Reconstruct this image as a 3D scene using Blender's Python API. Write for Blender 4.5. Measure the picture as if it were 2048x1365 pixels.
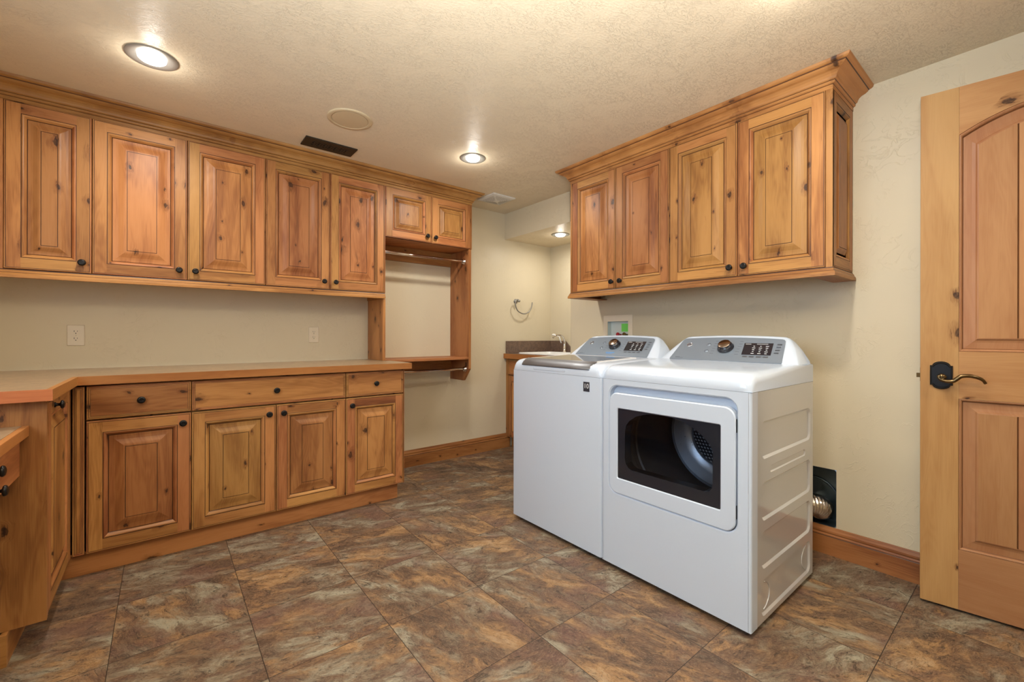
import bpy, bmesh, math, random
from mathutils import Vector, Matrix
from mathutils.geometry import tessellate_polygon

random.seed(7)
PI = math.pi
scn = bpy.context.scene
COL = scn.collection
for o in list(bpy.data.objects):
    bpy.data.objects.remove(o, do_unlink=True)

# ------------------------------------------------------------------ camera
F_PX = 864.26
cam_d = bpy.data.cameras.new('camera')
cam_d.sensor_fit = 'HORIZONTAL'
cam_d.sensor_width = 36.0
cam_d.lens = 36.0 * F_PX / 2048.0
cam_d.shift_x = (1024 - 1022.36) / 2048.0
cam_d.shift_y = (671.14 - 682.5) / 2048.0
cam_d.clip_start = 0.02
cam = bpy.data.objects.new('camera', cam_d)
COL.objects.link(cam)
YAW = math.radians(38.926)
cam.matrix_world = (Matrix.Translation((0, 0, 1.11)) @ Matrix.Rotation(-YAW, 4, 'Z')
                    @ Matrix.Rotation(PI / 2, 4, 'X') @ Matrix.Rotation(math.radians(0.113), 4, 'Z'))
scn.camera = cam

# ------------------------------------------------------------------ world, exposure
world = bpy.data.worlds.new('world')
scn.world = world
world.use_nodes = True
wbg = world.node_tree.nodes['Background']
wbg.inputs[0].default_value = (0.62, 0.78, 1.0, 1)
wbg.inputs[1].default_value = 2.0
scn.view_settings.view_transform = 'Standard'
scn.view_settings.look = 'None'
scn.view_settings.gamma = 1
scn.view_settings.use_curve_mapping = False
scn.view_settings.exposure = 0.0

# lamp powers (the ceiling cans are built further down with these values)
CAN_W = 11.5
CAN_GLOW_W = 1.3
ALCOVE_W = 4.5
CAN_COLOR = (1.0, 0.955, 0.875)
# daylight through the window in the left wall, behind the camera's left shoulder
def daylight(name, loc, rot, sx, sy, watts, color):
    d = bpy.data.lights.new(name, 'AREA')
    d.shape = 'RECTANGLE'; d.size = sx; d.size_y = sy
    d.energy = watts; d.color = color
    o = bpy.data.objects.new(name, d)
    o.location = loc; o.rotation_euler = rot
    COL.objects.link(o)
    return o
daylight('window_daylight', (-0.99, 0.75, 1.55), (0, -PI / 2, 0), 1.0, 1.4, 33.0, (0.62, 0.80, 1.0))
# added fill lamp by the camera, imitating a flash bounced off the ceiling
fl = daylight('added_bounce_fill', (0.10, -0.10, 1.50), (PI - 0.42, 0, -0.68), 0.25, 0.25, 72.0, (1.0, 0.99, 0.95))
fl.data.spread = math.radians(125)

# ------------------------------------------------------------------ helpers
def link(o, parent=None):
    COL.objects.link(o)
    if parent is not None:
        o.parent = parent
    return o

def tag(o, label=None, cat=None, group=None, kind=None):
    if label: o['label'] = label
    if cat: o['category'] = cat
    if group: o['group'] = group
    if kind: o['kind'] = kind
    return o

def empty(name, loc=(0, 0, 0), rz=0.0, label=None, cat=None, group=None):
    o = bpy.data.objects.new(name, None)
    o.empty_display_size = 0.05
    o.location = loc; o.rotation_euler = (0, 0, rz)
    COL.objects.link(o)
    return tag(o, label, cat, group)

class MB:
    """one mesh being collected; faces carry a material slot and a board number"""
    def __init__(self):
        self.bm = bmesh.new()
        self.lay = self.bm.faces.layers.float.new('board')
    def face(self, pts, m=0, b=0.0, smooth=False):
        vs = [self.bm.verts.new(p) for p in pts]
        try:
            f = self.bm.faces.new(vs)
        except ValueError:
            return None
        f.material_index = m; f[self.lay] = b; f.smooth = smooth
        return f
    def box(self, a, c, m=0, b=0.0, bev=0.0):
        x0, y0, z0 = a; x1, y1, z1 = c
        V = [self.bm.verts.new(p) for p in ((x0,y0,z0),(x1,y0,z0),(x1,y1,z0),(x0,y1,z0),(x0,y0,z1),(x1,y0,z1),(x1,y1,z1),(x0,y1,z1))]
        fs = []
        for q in ((0,3,2,1),(4,5,6,7),(0,1,5,4),(1,2,6,5),(2,3,7,6),(3,0,4,7)):
            f = self.bm.faces.new([V[i] for i in q]); f.material_index = m; f[self.lay] = b; fs.append(f)
        if bev > 0:
            es = set(e for f in fs for e in f.edges)
            r = bmesh.ops.bevel(self.bm, geom=list(es), offset=bev, segments=2, profile=0.5, affect='EDGES')
            for f in r['faces']:
                f.material_index = m; f[self.lay] = b
        return fs
    def grid(self, rows, m=0, b=0.0, smooth=True, close_u=False, close_v=False, caps=False):
        V = [[self.bm.verts.new(p) for p in r] for r in rows]
        n = len(V); k = len(V[0])
        for i in range(n if close_u else n - 1):
            for j in range(k if close_v else k - 1):
                q = [V[i][j], V[(i+1) % n][j], V[(i+1) % n][(j+1) % k], V[i][(j+1) % k]]
                try:
                    f = self.bm.faces.new(q)
                except ValueError:
                    continue
                f.material_index = m if not callable(m) else m(i, j); f[self.lay] = b if not callable(b) else b(i, j); f.smooth = smooth
        if caps:
            for r in (V[0], V[-1]):
                try:
                    f = self.bm.faces.new(r); f.material_index = m if not callable(m) else 0; f[self.lay] = b if not callable(b) else 0
                except ValueError:
                    pass
        return V
    def lathe(self, prof, origin=(0,0,0), axis='z', seg=32, m=0, smooth=True, mfun=None):
        """prof: list of (radius, height along axis)"""
        ox, oy, oz = origin
        rows = []
        for (r, h) in prof:
            row = []
            for k in range(seg):
                a = 2 * PI * k / seg
                c, s = r * math.cos(a), r * math.sin(a)
                if axis == 'z': row.append((ox + c, oy + s, oz + h))
                elif axis == '-y': row.append((ox + c, oy - h, oz + s))
                elif axis == 'x': row.append((ox + h, oy + c, oz + s))
            rows.append(row)
        self.grid(rows, m=m if mfun is None else (lambda i, j: mfun(i)), smooth=smooth, close_v=True)
    def plate(self, outer, holes, fn, m=0, b=0.0):
        """flat plate (2-D outline with holes) mapped by fn(u,v)"""
        loops = [outer] + list(holes)
        pl = [[Vector((p[0], p[1], 0)) for p in L] for L in loops]
        tris = tessellate_polygon(pl)
        flat = [p for L in loops for p in L]
        V = [self.bm.verts.new(fn(*p)) for p in flat]
        for t in tris:
            try:
                f = self.bm.faces.new([V[i] for i in t])
            except ValueError:
                continue
            f.material_index = m; f[self.lay] = b
    def band(self, A, B, m=0, b=0.0, smooth=False):
        """quads between two closed loops of 3-D points with the same count"""
        self.grid([A, B], m=m, b=b, smooth=smooth, close_v=True)
    def tube(self, pts, rad, seg=12, m=0, smooth=True, caps=True):
        rows = []
        pts = [Vector(p) for p in pts]
        up = None
        for i, p in enumerate(pts):
            if i == 0: d = pts[1] - p
            elif i == len(pts) - 1: d = p - pts[i-1]
            else: d = pts[i+1] - pts[i-1]
            d.normalize()
            if up is None:
                up = Vector((0, 0, 1)) if abs(d.z) < 0.9 else Vector((1, 0, 0))
            s = d.cross(up); s.normalize(); up = s.cross(d); up.normalize()
            r = rad(i) if callable(rad) else rad
            rows.append([tuple(p + s * r * math.cos(2*PI*k/seg) + up * r * math.sin(2*PI*k/seg)) for k in range(seg)])
        self.grid(rows, m=m, smooth=smooth, close_v=True, caps=caps)
    def sweep(self, path, prof, m_x, m_y, glaze=None, gi=()):
        """path: list of (x, y) plan points, prof: list of (outward, z); outward is to the right of travel"""
        n = len(path); N = []
        for i in range(n):
            ns = []
            if i > 0:
                d = Vector(path[i]) - Vector(path[i-1]); d.normalize(); ns.append(Vector((d.y, -d.x)))
            if i < n - 1:
                d = Vector(path[i+1]) - Vector(path[i]); d.normalize(); ns.append(Vector((d.y, -d.x)))
            if len(ns) == 2:
                s = ns[0] + ns[1]; s = s / (1 + ns[0].dot(ns[1]))
            else:
                s = ns[0]
            N.append(s)
        for i in range(n - 1):
            dx = abs(path[i+1][0] - path[i][0]); dy = abs(path[i+1][1] - path[i][1])
            mm = m_x if dx > dy else m_y
            for j in range(len(prof) - 1):
                q = []
                for (k, l) in ((i, j), (i+1, j), (i+1, j+1), (i, j+1)):
                    o, z = prof[l]
                    q.append((path[k][0] + N[k].x * o, path[k][1] + N[k].y * o, z))
                self.face(q, m=(glaze if j in gi else mm), b=i * 0.37, smooth=False)
        for i in (0, n - 1):
            self.face([(path[i][0] + N[i].x * o, path[i][1] + N[i].y * o, z) for (o, z) in prof], m=m_x)
    def build(self, name, mats, parent=None, smooth_angle=None, bevel=None, weld=True):
        if weld:
            bmesh.ops.remove_doubles(self.bm, verts=self.bm.verts, dist=1e-5)
        bmesh.ops.recalc_face_normals(self.bm, faces=self.bm.faces)
        me = bpy.data.meshes.new(name)
        self.bm.to_mesh(me); self.bm.free()
        if not isinstance(mats, (list, tuple)): mats = [mats]
        for mt in mats: me.materials.append(mt)
        if smooth_angle is not None:
            me.polygons.foreach_set('use_smooth', [True] * len(me.polygons))
            me.set_sharp_from_angle(angle=math.radians(smooth_angle))
        o = bpy.data.objects.new(name, me)
        link(o, parent)
        if bevel:
            md = o.modifiers.new('bevel', 'BEVEL'); md.width = bevel; md.segments = 3
            md.limit_method = 'ANGLE'; md.angle_limit = math.radians(40)
        return o

def rrect(x0, z0, x1, z1, r, n=6):
    pts = []
    for (cx, cz, a0) in ((x1 - r, z0 + r, -PI/2), (x1 - r, z1 - r, 0), (x0 + r, z1 - r, PI/2), (x0 + r, z0 + r, PI)):
        for k in range(n + 1):
            a = a0 + k / n * PI / 2
            pts.append((cx + r * math.cos(a), cz + r * math.sin(a)))
    return pts

def circle(cx, cz, r, n=40):
    return [(cx + r * math.cos(2*PI*k/n), cz + r * math.sin(2*PI*k/n)) for k in range(n)]

def text_mesh(name, s, size, mat, parent, mw, extrude=0.0004, align='CENTER', bold=0.0):
    cu = bpy.data.curves.new(name, 'FONT')
    cu.body = s; cu.size = size; cu.extrude = extrude; cu.align_x = align; cu.align_y = 'CENTER'; cu.offset = bold
    cu.resolution_u = 3
    t = bpy.data.objects.new('tmp', cu); COL.objects.link(t)
    bpy.context.view_layer.update()
    me = bpy.data.meshes.new_from_object(t.evaluated_get(bpy.context.evaluated_depsgraph_get()))
    bpy.data.objects.remove(t, do_unlink=True)
    me.transform(mw)
    me.materials.clear(); me.materials.append(mat)
    o = bpy.data.objects.new(name, me)
    return link(o, parent)

# ------------------------------------------------------------------ materials
class NT:
    def __init__(self, name):
        self.mat = bpy.data.materials.new(name); self.mat.use_nodes = True
        self.t = self.mat.node_tree
        self.bsdf = self.t.nodes['Principled BSDF']
    def n(self, kind, **kw):
        nd = self.t.nodes.new(kind)
        for k, v in kw.items(): setattr(nd, k, v)
        return nd
    def l(self, a, b): self.t.links.new(a, b)
    def val(self, sock, v):
        if hasattr(v, 'is_linked') or isinstance(v, bpy.types.NodeSocket): self.l(v, sock)
        else: sock.default_value = v
    def math(self, op, a, b=None, c=None, clamp=False):
        nd = self.n('ShaderNodeMath', operation=op, use_clamp=clamp)
        self.val(nd.inputs[0], a)
        if b is not None: self.val(nd.inputs[1], b)
        if c is not None: self.val(nd.inputs[2], c)
        return nd.outputs[0]
    def comb(self, x, y, z):
        nd = self.n('ShaderNodeCombineXYZ')
        for i, v in enumerate((x, y, z)): self.val(nd.inputs[i], v)
        return nd.outputs[0]
    def noise(self, vec, scale=1.0, detail=3.0, rough=0.5, dist=0.0):
        nd = self.n('ShaderNodeTexNoise')
        self.l(vec, nd.inputs['Vector'])
        nd.inputs['Scale'].default_value = scale; nd.inputs['Detail'].default_value = detail
        nd.inputs['Roughness'].default_value = rough; nd.inputs['Distortion'].default_value = dist
        return nd
    def mix(self, fac, a, b, blend='MIX'):
        nd = self.n('ShaderNodeMix', data_type='RGBA', blend_type=blend)
        self.val(nd.inputs[0], fac)
        for s, v in ((nd.inputs[6], a), (nd.inputs[7], b)):
            if isinstance(v, tuple): s.default_value = (*v, 1) if len(v) == 3 else v
            else: self.l(v, s)
        return nd.outputs[2]
    def ramp(self, fac, stops, interp='LINEAR'):
        nd = self.n('ShaderNodeValToRGB'); cr = nd.color_ramp; cr.interpolation = interp
        while len(cr.elements) < len(stops): cr.elements.new(0.5)
        for e, (p, c) in zip(cr.elements, stops):
            e.position = p; e.color = (*c, 1)
        self.l(fac, nd.inputs[0]); return nd.outputs[0]
    def smooth(self, v, a, b, x=0.0, y=1.0):
        nd = self.n('ShaderNodeMapRange', interpolation_type='SMOOTHSTEP')
        self.val(nd.inputs[0], v)
        for i, k in enumerate((a, b, x, y)): self.val(nd.inputs[i + 1], k)
        return nd.outputs[0]
    def bump(self, h, strength=0.2, dist=0.01):
        nd = self.n('ShaderNodeBump'); nd.inputs['Strength'].default_value = strength; nd.inputs['Distance'].default_value = dist
        self.l(h, nd.inputs['Height']); self.l(nd.outputs[0], self.bsdf.inputs['Normal'])

def plain(name, col, rough=0.5, metal=0.0, coat=0.0, spec=0.5):
    t = NT(name); b = t.bsdf
    b.inputs['Base Color'].default_value = (*col, 1); b.inputs['Roughness'].default_value = rough
    b.inputs['Metallic'].default_value = metal; b.inputs['Coat Weight'].default_value = coat
    b.inputs['Specular IOR Level'].default_value = spec
    # a little procedural unevenness in the gloss
    tc = t.n('ShaderNodeTexCoord'); nz = t.noise(tc.outputs['Object'], 35.0, 3.0)
    r = t.math('MULTIPLY_ADD', nz.outputs[0], 0.10 * rough + 0.02, rough * 0.93)
    t.l(r, b.inputs['Roughness'])
    return t.mat

def wood(name, along, light=(0.450, 0.202, 0.064), dark=(0.195, 0.070, 0.021), knots=1.0, rough=0.42, contrast=1.2):
    t = NT(name)
    tc = t.n('ShaderNodeTexCoord'); sp = t.n('ShaderNodeSeparateXYZ'); t.l(tc.outputs['Object'], sp.inputs[0])
    X, Y, Z = sp.outputs
    if along == 'z': a, c = Z, t.math('ADD', X, Y)
    elif along == 'x': a, c = X, t.math('ADD', Z, Y)
    else: a, c = Y, t.math('ADD', X, Z)
    oi = t.n('ShaderNodeObjectInfo')
    at = t.n('ShaderNodeAttribute', attribute_name='board')
    off = t.math('ADD', t.math('MULTIPLY', oi.outputs['Random'], 83.7), t.math('MULTIPLY', at.outputs['Fac'], 31.3))
    c = t.math('ADD', c, off); a = t.math('ADD', a, t.math('MULTIPLY', off, 1.7))
    # knots
    kv = t.comb(t.math('MULTIPLY', c, 8.0), t.math('MULTIPLY', a, 5.0), 0.0)
    wn = t.noise(kv, 4.5, 3.0)
    kv2 = t.n('ShaderNodeVectorMath', operation='ADD'); t.l(kv, kv2.inputs[0])
    ws = t.n('ShaderNodeVectorMath', operation='SCALE'); ws.inputs['Scale'].default_value = 0.20
    t.l(wn.outputs[1], ws.inputs[0]); t.l(ws.outputs[0], kv2.inputs[1])
    vo = t.n('ShaderNodeTexVoronoi', voronoi_dimensions='2D'); vo.inputs['Scale'].default_value = 1.0
    t.l(kv2.outputs[0], vo.inputs['Vector'])
    cs = t.n('ShaderNodeSeparateColor'); t.l(vo.outputs['Color'], cs.inputs[0])
    pres = t.math('GREATER_THAN', cs.outputs[0], 1.0 - 0.58 * knots)
    kr = t.math('MULTIPLY_ADD', t.math('POWER', cs.outputs[1], 2.0), 0.085, 0.032)
    d = vo.outputs['Distance']
    core = t.math('MULTIPLY', pres, t.smooth(d, t.math('MULTIPLY', kr, 1.10), t.math('MULTIPLY', kr, 0.70)))
    halo = t.math('MULTIPLY', pres, t.smooth(d, t.math('MULTIPLY', kr, 3.2), t.math('MULTIPLY', kr, 0.9)))
    # grain, bent around the knots
    cw = t.math('ADD', c, t.math('MULTIPLY', halo, 0.012))
    broad = t.noise(t.comb(t.math('MULTIPLY', cw, 9.0), t.math('MULTIPLY', a, 1.3), 0.0), 1.0, 3.0, 0.55, 0.6).outputs[0]
    ringn = t.noise(t.comb(t.math('MULTIPLY', cw, 14.0), t.math('MULTIPLY', a, 1.6), 3.0), 1.0, 2.0, 0.5, 0.3).outputs[0]
    ring = t.math('SINE', t.math('ADD', t.math('MULTIPLY', ringn, 75.0), t.math('MULTIPLY', halo, 9.0)))
    fine = t.noise(t.comb(t.math('MULTIPLY', cw, 330.0), t.math('MULTIPLY', a, 9.0), 0.0), 1.0, 2.0, 0.6).outputs[0]
    tone = t.math('ADD', t.math('MULTIPLY', t.math('SUBTRACT', broad, 0.5), 1.5 * contrast),
                  t.math('ADD', t.math('MULTIPLY', ring, 0.045 * contrast), t.math('MULTIPLY', t.math('SUBTRACT', fine, 0.5), 0.42 * contrast)))
    tone = t.math('ADD', tone, 0.52, clamp=True)
    mid = tuple(0.5 * (p + q) for p, q in zip(light, dark))
    col = t.ramp(tone, [(0.0, dark), (0.38, (mid[0] * 1.05, mid[1] * 1.02, mid[2])), (0.62, light), (1.0, (light[0] * 1.12, light[1] * 1.16, light[2] * 1.22))])
    # board to board colour difference
    wv = t.n('ShaderNodeTexWhiteNoise', noise_dimensions='1D'); t.l(off, wv.inputs['W'])
    bt = t.smooth(wv.outputs['Value'], 0.0, 1.0, 0.83, 1.10)
    hv = t.n('ShaderNodeHueSaturation')
    t.l(col, hv.inputs['Color']); t.l(bt, hv.inputs['Value'])
    hsh = t.n('ShaderNodeSeparateColor'); t.l(wv.outputs['Color'], hsh.inputs[0])
    t.l(t.math('MULTIPLY_ADD', hsh.outputs[1], 0.022, 0.488), hv.inputs['Hue'])
    col = hv.outputs[0]
    crk = t.noise(t.comb(t.math('MULTIPLY', c, 150.0), t.math('MULTIPLY', a, 16.0), 1.0), 1.0, 3.0, 0.6, 1.2).outputs[0]
    col = t.mix(t.math('MULTIPLY', halo, t.smooth(crk, 0.35, 0.65, 0.30, 0.72)), col, (0.175, 0.058, 0.016))
    col = t.mix(t.math('MULTIPLY', halo, t.smooth(crk, 0.60, 0.66, 0.0, 0.85)), col, (0.035, 0.014, 0.008))
    # dark mineral streaks
    st = t.noise(t.comb(t.math('MULTIPLY', cw, 26.0), t.math('MULTIPLY', a, 2.2), 7.0), 1.0, 4.0, 0.6, 0.8).outputs[0]
    col = t.mix(t.smooth(st, 0.64, 0.76, 0.0, 0.6 * knots), col, (0.16, 0.058, 0.022))
    kc = t.noise(t.comb(t.math('MULTIPLY', c, 160.0), t.math('MULTIPLY', a, 90.0), 0.0), 1.0, 2.0).outputs[0]
    col = t.mix(t.math('MULTIPLY', core, t.smooth(kc, 0.2, 0.75, 1.0, 0.62)), col, (0.030, 0.013, 0.008))
    t.l(col, t.bsdf.inputs['Base Color'])
    t.bsdf.inputs['Roughness'].default_value = rough
    t.bsdf.inputs['Specular IOR Level'].default_value = 0.30
    t.bump(t.math('SUBTRACT', t.math('MULTIPLY', fine, 0.25), core), 0.10, 0.004)
    return t.mat

W_V = wood('alder_grain_up', 'z')
W_H = wood('alder_grain_across', 'x')
W_D = wood('alder_grain_along_depth', 'y', knots=0.45)
DOOR_V = wood('door_alder_grain_up', 'z', light=(0.45, 0.238, 0.100), dark=(0.29, 0.128, 0.048), knots=0.30, contrast=0.7)
DOOR_H = wood('door_alder_grain_across', 'x', light=(0.45, 0.238, 0.100), dark=(0.29, 0.128, 0.048), knots=0.30, contrast=0.7)
EDGE_X = wood('oak_edge_across', 'x', light=(0.48, 0.185, 0.055), dark=(0.28, 0.09, 0.026), knots=0.0, contrast=0.9)
EDGE_Y = wood('oak_edge_depth', 'y', light=(0.48, 0.185, 0.055), dark=(0.28, 0.09, 0.026), knots=0.0, contrast=0.9)
GLAZE_SHADE = plain('dark_glaze_gap_shade', (0.070, 0.024, 0.010), 0.45)  # groove glaze; on door and drawer sides it paints the gap shade
DOOR_GLAZE = plain('brown_glaze', (0.18, 0.072, 0.026), 0.45)
DUCT_DARK = plain('duct_shade_black', (0.020, 0.010, 0.006), 0.8)  # near-black, stands in for shade behind the register holes
BRONZE = plain('oil_rubbed_bronze', (0.016, 0.014, 0.013), 0.34, 0.6)
BRONZE_BLUE = plain('dark_bronze_plate', (0.022, 0.026, 0.034), 0.35, 0.7)
BRASS = plain('antique_bronze_lever', (0.17, 0.115, 0.055), 0.28, 1.0)
CHROME = plain('chrome', (0.80, 0.78, 0.76), 0.10, 1.0)
NICKEL = plain('brushed_nickel', (0.30, 0.29, 0.26), 0.42, 0.6)
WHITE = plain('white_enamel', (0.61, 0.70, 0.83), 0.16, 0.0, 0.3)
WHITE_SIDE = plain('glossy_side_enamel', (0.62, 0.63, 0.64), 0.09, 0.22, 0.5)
WHITE_P = plain('white_plastic', (0.80, 0.81, 0.83), 0.30)
PORC = plain('white_porcelain', (0.85, 0.85, 0.83), 0.15, 0.0, 0.5)
IVORY = plain('ivory_plastic', (0.74, 0.65, 0.50), 0.35)
BLACK = plain('black_plastic', (0.012, 0.012, 0.014), 0.35)
BLACKG = plain('black_glass', (0.016, 0.019, 0.028), 0.12, 0.0, 0.3)
SILVER_BLUE = plain('blue_grey_panel', (0.24, 0.295, 0.365), 0.30, 0.35)
SILVER = plain('silver_trim', (0.20, 0.205, 0.22), 0.42, 0.8)
LID_GLASS = plain('tinted_lid_glass', (0.10, 0.10, 0.115), 0.05, 0.0, 0.6)
PRINT = plain('grey_print', (0.10, 0.12, 0.16), 0.5)
PRINT_W = plain('white_print', (0.75, 0.78, 0.8), 0.5)
PRINT_B = plain('blue_print', (0.05, 0.28, 0.72), 0.5)
DIALTOP = plain('smoked_chrome_dial', (0.36, 0.28, 0.22), 0.22, 1.0)
DRUM = plain('drum_grey', (0.09, 0.095, 0.105), 0.42, 0.5)
FLANGE = plain('drum_flange', (0.42, 0.43, 0.45), 0.28, 0.6)
GREEN = plain('green_sticker', (0.20, 0.74, 0.13), 0.5)
RED = plain('red_valve', (0.42, 0.015, 0.03), 0.4)
VALVE_D = plain('dark_brass_valve', (0.16, 0.10, 0.03), 0.4, 0.6)
BOXW = plain('outlet_box_white', (0.66, 0.73, 0.72), 0.45)
GALV = plain('galvanised_steel', (0.12, 0.16, 0.19), 0.33, 0.9)
SPEAKER = plain('speaker_cream', (0.60, 0.48, 0.30), 0.55)

def foil():
    t = NT('corrugated_foil'); t.bsdf.inputs['Base Color'].default_value = (0.72, 0.66, 0.60, 1)
    t.bsdf.inputs['Metallic'].default_value = 1.0; t.bsdf.inputs['Roughness'].default_value = 0.22
    tc = t.n('ShaderNodeTexCoord'); nz = t.noise(tc.outputs['Object'], 60.0, 3.0); t.bump(nz.outputs[0], 0.5, 0.004)
    return t.mat
FOIL = foil()

def wall_mat(name, col, scale, strength, kind='skip', rough=0.42):
    t = NT(name)
    tc = t.n('ShaderNodeTexCoord'); P = tc.outputs['Object']
    big = t.noise(P, 1.3, 2.0).outputs[0]
    base = t.mix(t.smooth(big, 0.3, 0.7, 0.0, 0.35), col, tuple(k * 0.93 for k in col))
    t.l(base, t.bsdf.inputs['Base Color'])
    if kind == 'skip':      # skip-trowelled plaster: scattered curved ridges
        n1 = t.noise(P, scale, 4.0, 0.55, 1.4).outputs[0]
        edge = t.math('ABSOLUTE', t.math('SUBTRACT', n1, 0.5))
        ridge = t.smooth(edge, 0.022, 0.0)
        msk = t.smooth(t.noise(P, 4.4, 2.0).outputs[0], 0.44, 0.60)
        h = t.math('ADD', t.math('MULTIPLY', ridge, msk), t.math('MULTIPLY', t.noise(P, 9.0, 2.0).outputs[0], 0.5))
    else:                   # knock-down ceiling texture
        mp = t.n('ShaderNodeMapping'); mp.inputs['Scale'].default_value = (1.0, 1.8, 1.0); mp.inputs['Rotation'].default_value = (0, 0, 0.5)
        t.l(P, mp.inputs[0])
        n1 = t.noise(mp.outputs[0], scale, 5.0, 0.62, 1.6).outputs[0]
        ridge = t.smooth(t.math('ABSOLUTE', t.math('SUBTRACT', n1, 0.5)), 0.035, 0.0)
        msk = t.smooth(t.noise(P, 9.0, 2.0).outputs[0], 0.36, 0.58)
        n2 = t.noise(mp.outputs[0], scale * 3.2, 3.0, 0.6).outputs[0]
        h = t.math('ADD', t.math('MULTIPLY', t.math('MULTIPLY', ridge, msk), 0.9), t.math('MULTIPLY', n2, 0.75))
    t.bsdf.inputs['Roughness'].default_value = rough
    t.bsdf.inputs['Specular IOR Level'].default_value = 0.30
    t.bump(h, strength, 0.004)
    return t.mat
WALL = wall_mat('cream_plaster_wall', (0.68, 0.595, 0.43), 12.0, 0.34)
CEIL = wall_mat('tan_textured_ceiling', (0.76, 0.65, 0.475), 24.0, 0.50, 'knock', 0.38)

def floor_mat():
    t = NT('slate_look_tile')
    tc = t.n('ShaderNodeTexCoord'); sp = t.n('ShaderNodeSeparateXYZ'); t.l(tc.outputs['Object'], sp.inputs[0])
    X, Y, Z = sp.outputs
    u = t.math('DIVIDE', t.math('ADD', X, 0.140), 0.409)
    v = t.math('DIVIDE', t.math('SUBTRACT', Y, 0.360), 0.4055)
    iu = t.math('FLOOR', u); iv = t.math('FLOOR', v)
    fu = t.math('SUBTRACT', u, iu); fv = t.math('SUBTRACT', v, iv)
    wn = t.n('ShaderNodeTexWhiteNoise', noise_dimensions='2D'); t.l(t.comb(iu, iv, 0), wn.inputs['Vector'])
    cs = t.n('ShaderNodeSeparateColor'); t.l(wn.outputs['Color'], cs.inputs[0])
    swap = t.math('GREATER_THAN', cs.outputs[0], 0.62)
    def lerp(a, b): return t.math('ADD', a, t.math('MULTIPLY', swap, t.math('SUBTRACT', b, a)))
    p = lerp(X, Y); q = lerp(Y, X)
    # slight skew of the slate's bedding direction
    q2 = t.math('ADD', q, t.math('MULTIPLY', p, 0.30))
    ox = t.math('MULTIPLY', cs.outputs[1], 57.0); oy = t.math('MULTIPLY', cs.outputs[2], 91.0)
    V = t.comb(t.math('ADD', p, ox), t.math('ADD', t.math('MULTIPLY', q2, 1.75), oy), 0.0)
    warp = t.noise(V, 5.0, 3.0)
    sc = t.n('ShaderNodeVectorMath', operation='SCALE'); sc.inputs['Scale'].default_value = 0.22; t.l(warp.outputs[1], sc.inputs[0])
    ad = t.n('ShaderNodeVectorMath', operation='ADD'); t.l(V, ad.inputs[0]); t.l(sc.outputs[0], ad.inputs[1]); V2 = ad.outputs[0]
    n1 = t.noise(V2, 4.2, 10.0, 0.74).outputs[0]
    n2 = t.noise(V2, 5.2, 10.0, 0.74, 0.4)
    n3 = t.noise(V2, 22.0, 8.0, 0.80).outputs[0]
    n4 = t.noise(V2, 120.0, 5.0, 0.8).outputs[0]
    col = t.ramp(n1, [(0.32, (0.035, 0.024, 0.018)), (0.42, (0.100, 0.058, 0.036)), (0.50, (0.165, 0.092, 0.050)), (0.57, (0.310, 0.175, 0.075)), (0.68, (0.42, 0.290, 0.170))])
    c2 = t.ramp(t.math('ADD', n2.outputs[0], 0.0), [(0.32, (0.34, 0.19, 0.070)), (0.43, (0.110, 0.062, 0.044)), (0.51, (0.165, 0.120, 0.080)), (0.62, (0.32, 0.295, 0.215))])
    s2 = t.noise(V2, 2.6, 8.0, 0.66).outputs[0]
    col = t.mix(t.smooth(s2, 0.42, 0.58), col, c2)
    # purple-brown bodies
    s3 = t.noise(t.comb(t.math('ADD', p, oy), t.math('ADD', q2, ox), 4.0), 4.2, 3.0).outputs[0]
    col = t.mix(t.smooth(s3, 0.54, 0.68, 0.0, 0.6), col, (0.140, 0.070, 0.055))
    # speckle and dark crevices
    col = t.mix(t.smooth(n3, 0.52, 0.64, 0.0, 0.80), col, (0.026, 0.020, 0.016))
    col = t.mix(t.smooth(n3, 0.44, 0.28, 0.0, 0.50), col, (0.34, 0.22, 0.12))
    col = t.mix(t.smooth(n4, 0.32, 0.52, 0.42, 0.0), col, (0.40, 0.30, 0.20))
    col = t.mix(t.smooth(n4, 0.54, 0.66, 0.0, 0.65), col, (0.035, 0.026, 0.022))
    # joints
    def dist(f):
        return t.math('MINIMUM', f, t.math('SUBTRACT', 1.0, f))
    e = t.math('MINIMUM', dist(fu), dist(fv))
    joint = t.smooth(e, 0.0042, 0.0022)
    col = t.mix(t.math('MULTIPLY', joint, 0.88), col, (0.022, 0.016, 0.012))
    t.l(col, t.bsdf.inputs['Base Color'])
    t.l(t.smooth(n3, 0.3, 0.7, 0.40, 0.56), t.bsdf.inputs['Roughness'])
    t.bsdf.inputs['Specular IOR Level'].default_value = 0.35
    t.bump(t.math('SUBTRACT', t.math('MULTIPLY', n3, 0.5), joint), 0.20, 0.003)
    return t.mat
FLOOR = floor_mat()

def laminate(name, base, spots, scale, rough=0.3):
    t = NT(name); tc = t.n('ShaderNodeTexCoord'); P = tc.outputs['Object']
    n1 = t.noise(P, scale, 4.0, 0.7).outputs[0]; n2 = t.noise(P, scale * 0.22, 4.0, 0.6).outputs[0]
    col = t.mix(t.smooth(n1, 0.40, 0.62), base, spots)
    col = t.mix(t.smooth(n2, 0.4, 0.65, 0.0, 0.5), col, tuple(k * 1.25 for k in base))
    t.l(col, t.bsdf.inputs['Base Color']); t.bsdf.inputs['Roughness'].default_value = rough
    return t.mat
LAM = laminate('brown_laminate_top', (0.36, 0.25, 0.145), (0.27, 0.175, 0.10), 70.0, 0.30)
GRAN = laminate('speckled_granite_splash', (0.20, 0.125, 0.085), (0.075, 0.055, 0.048), 190.0, 0.35)

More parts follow.
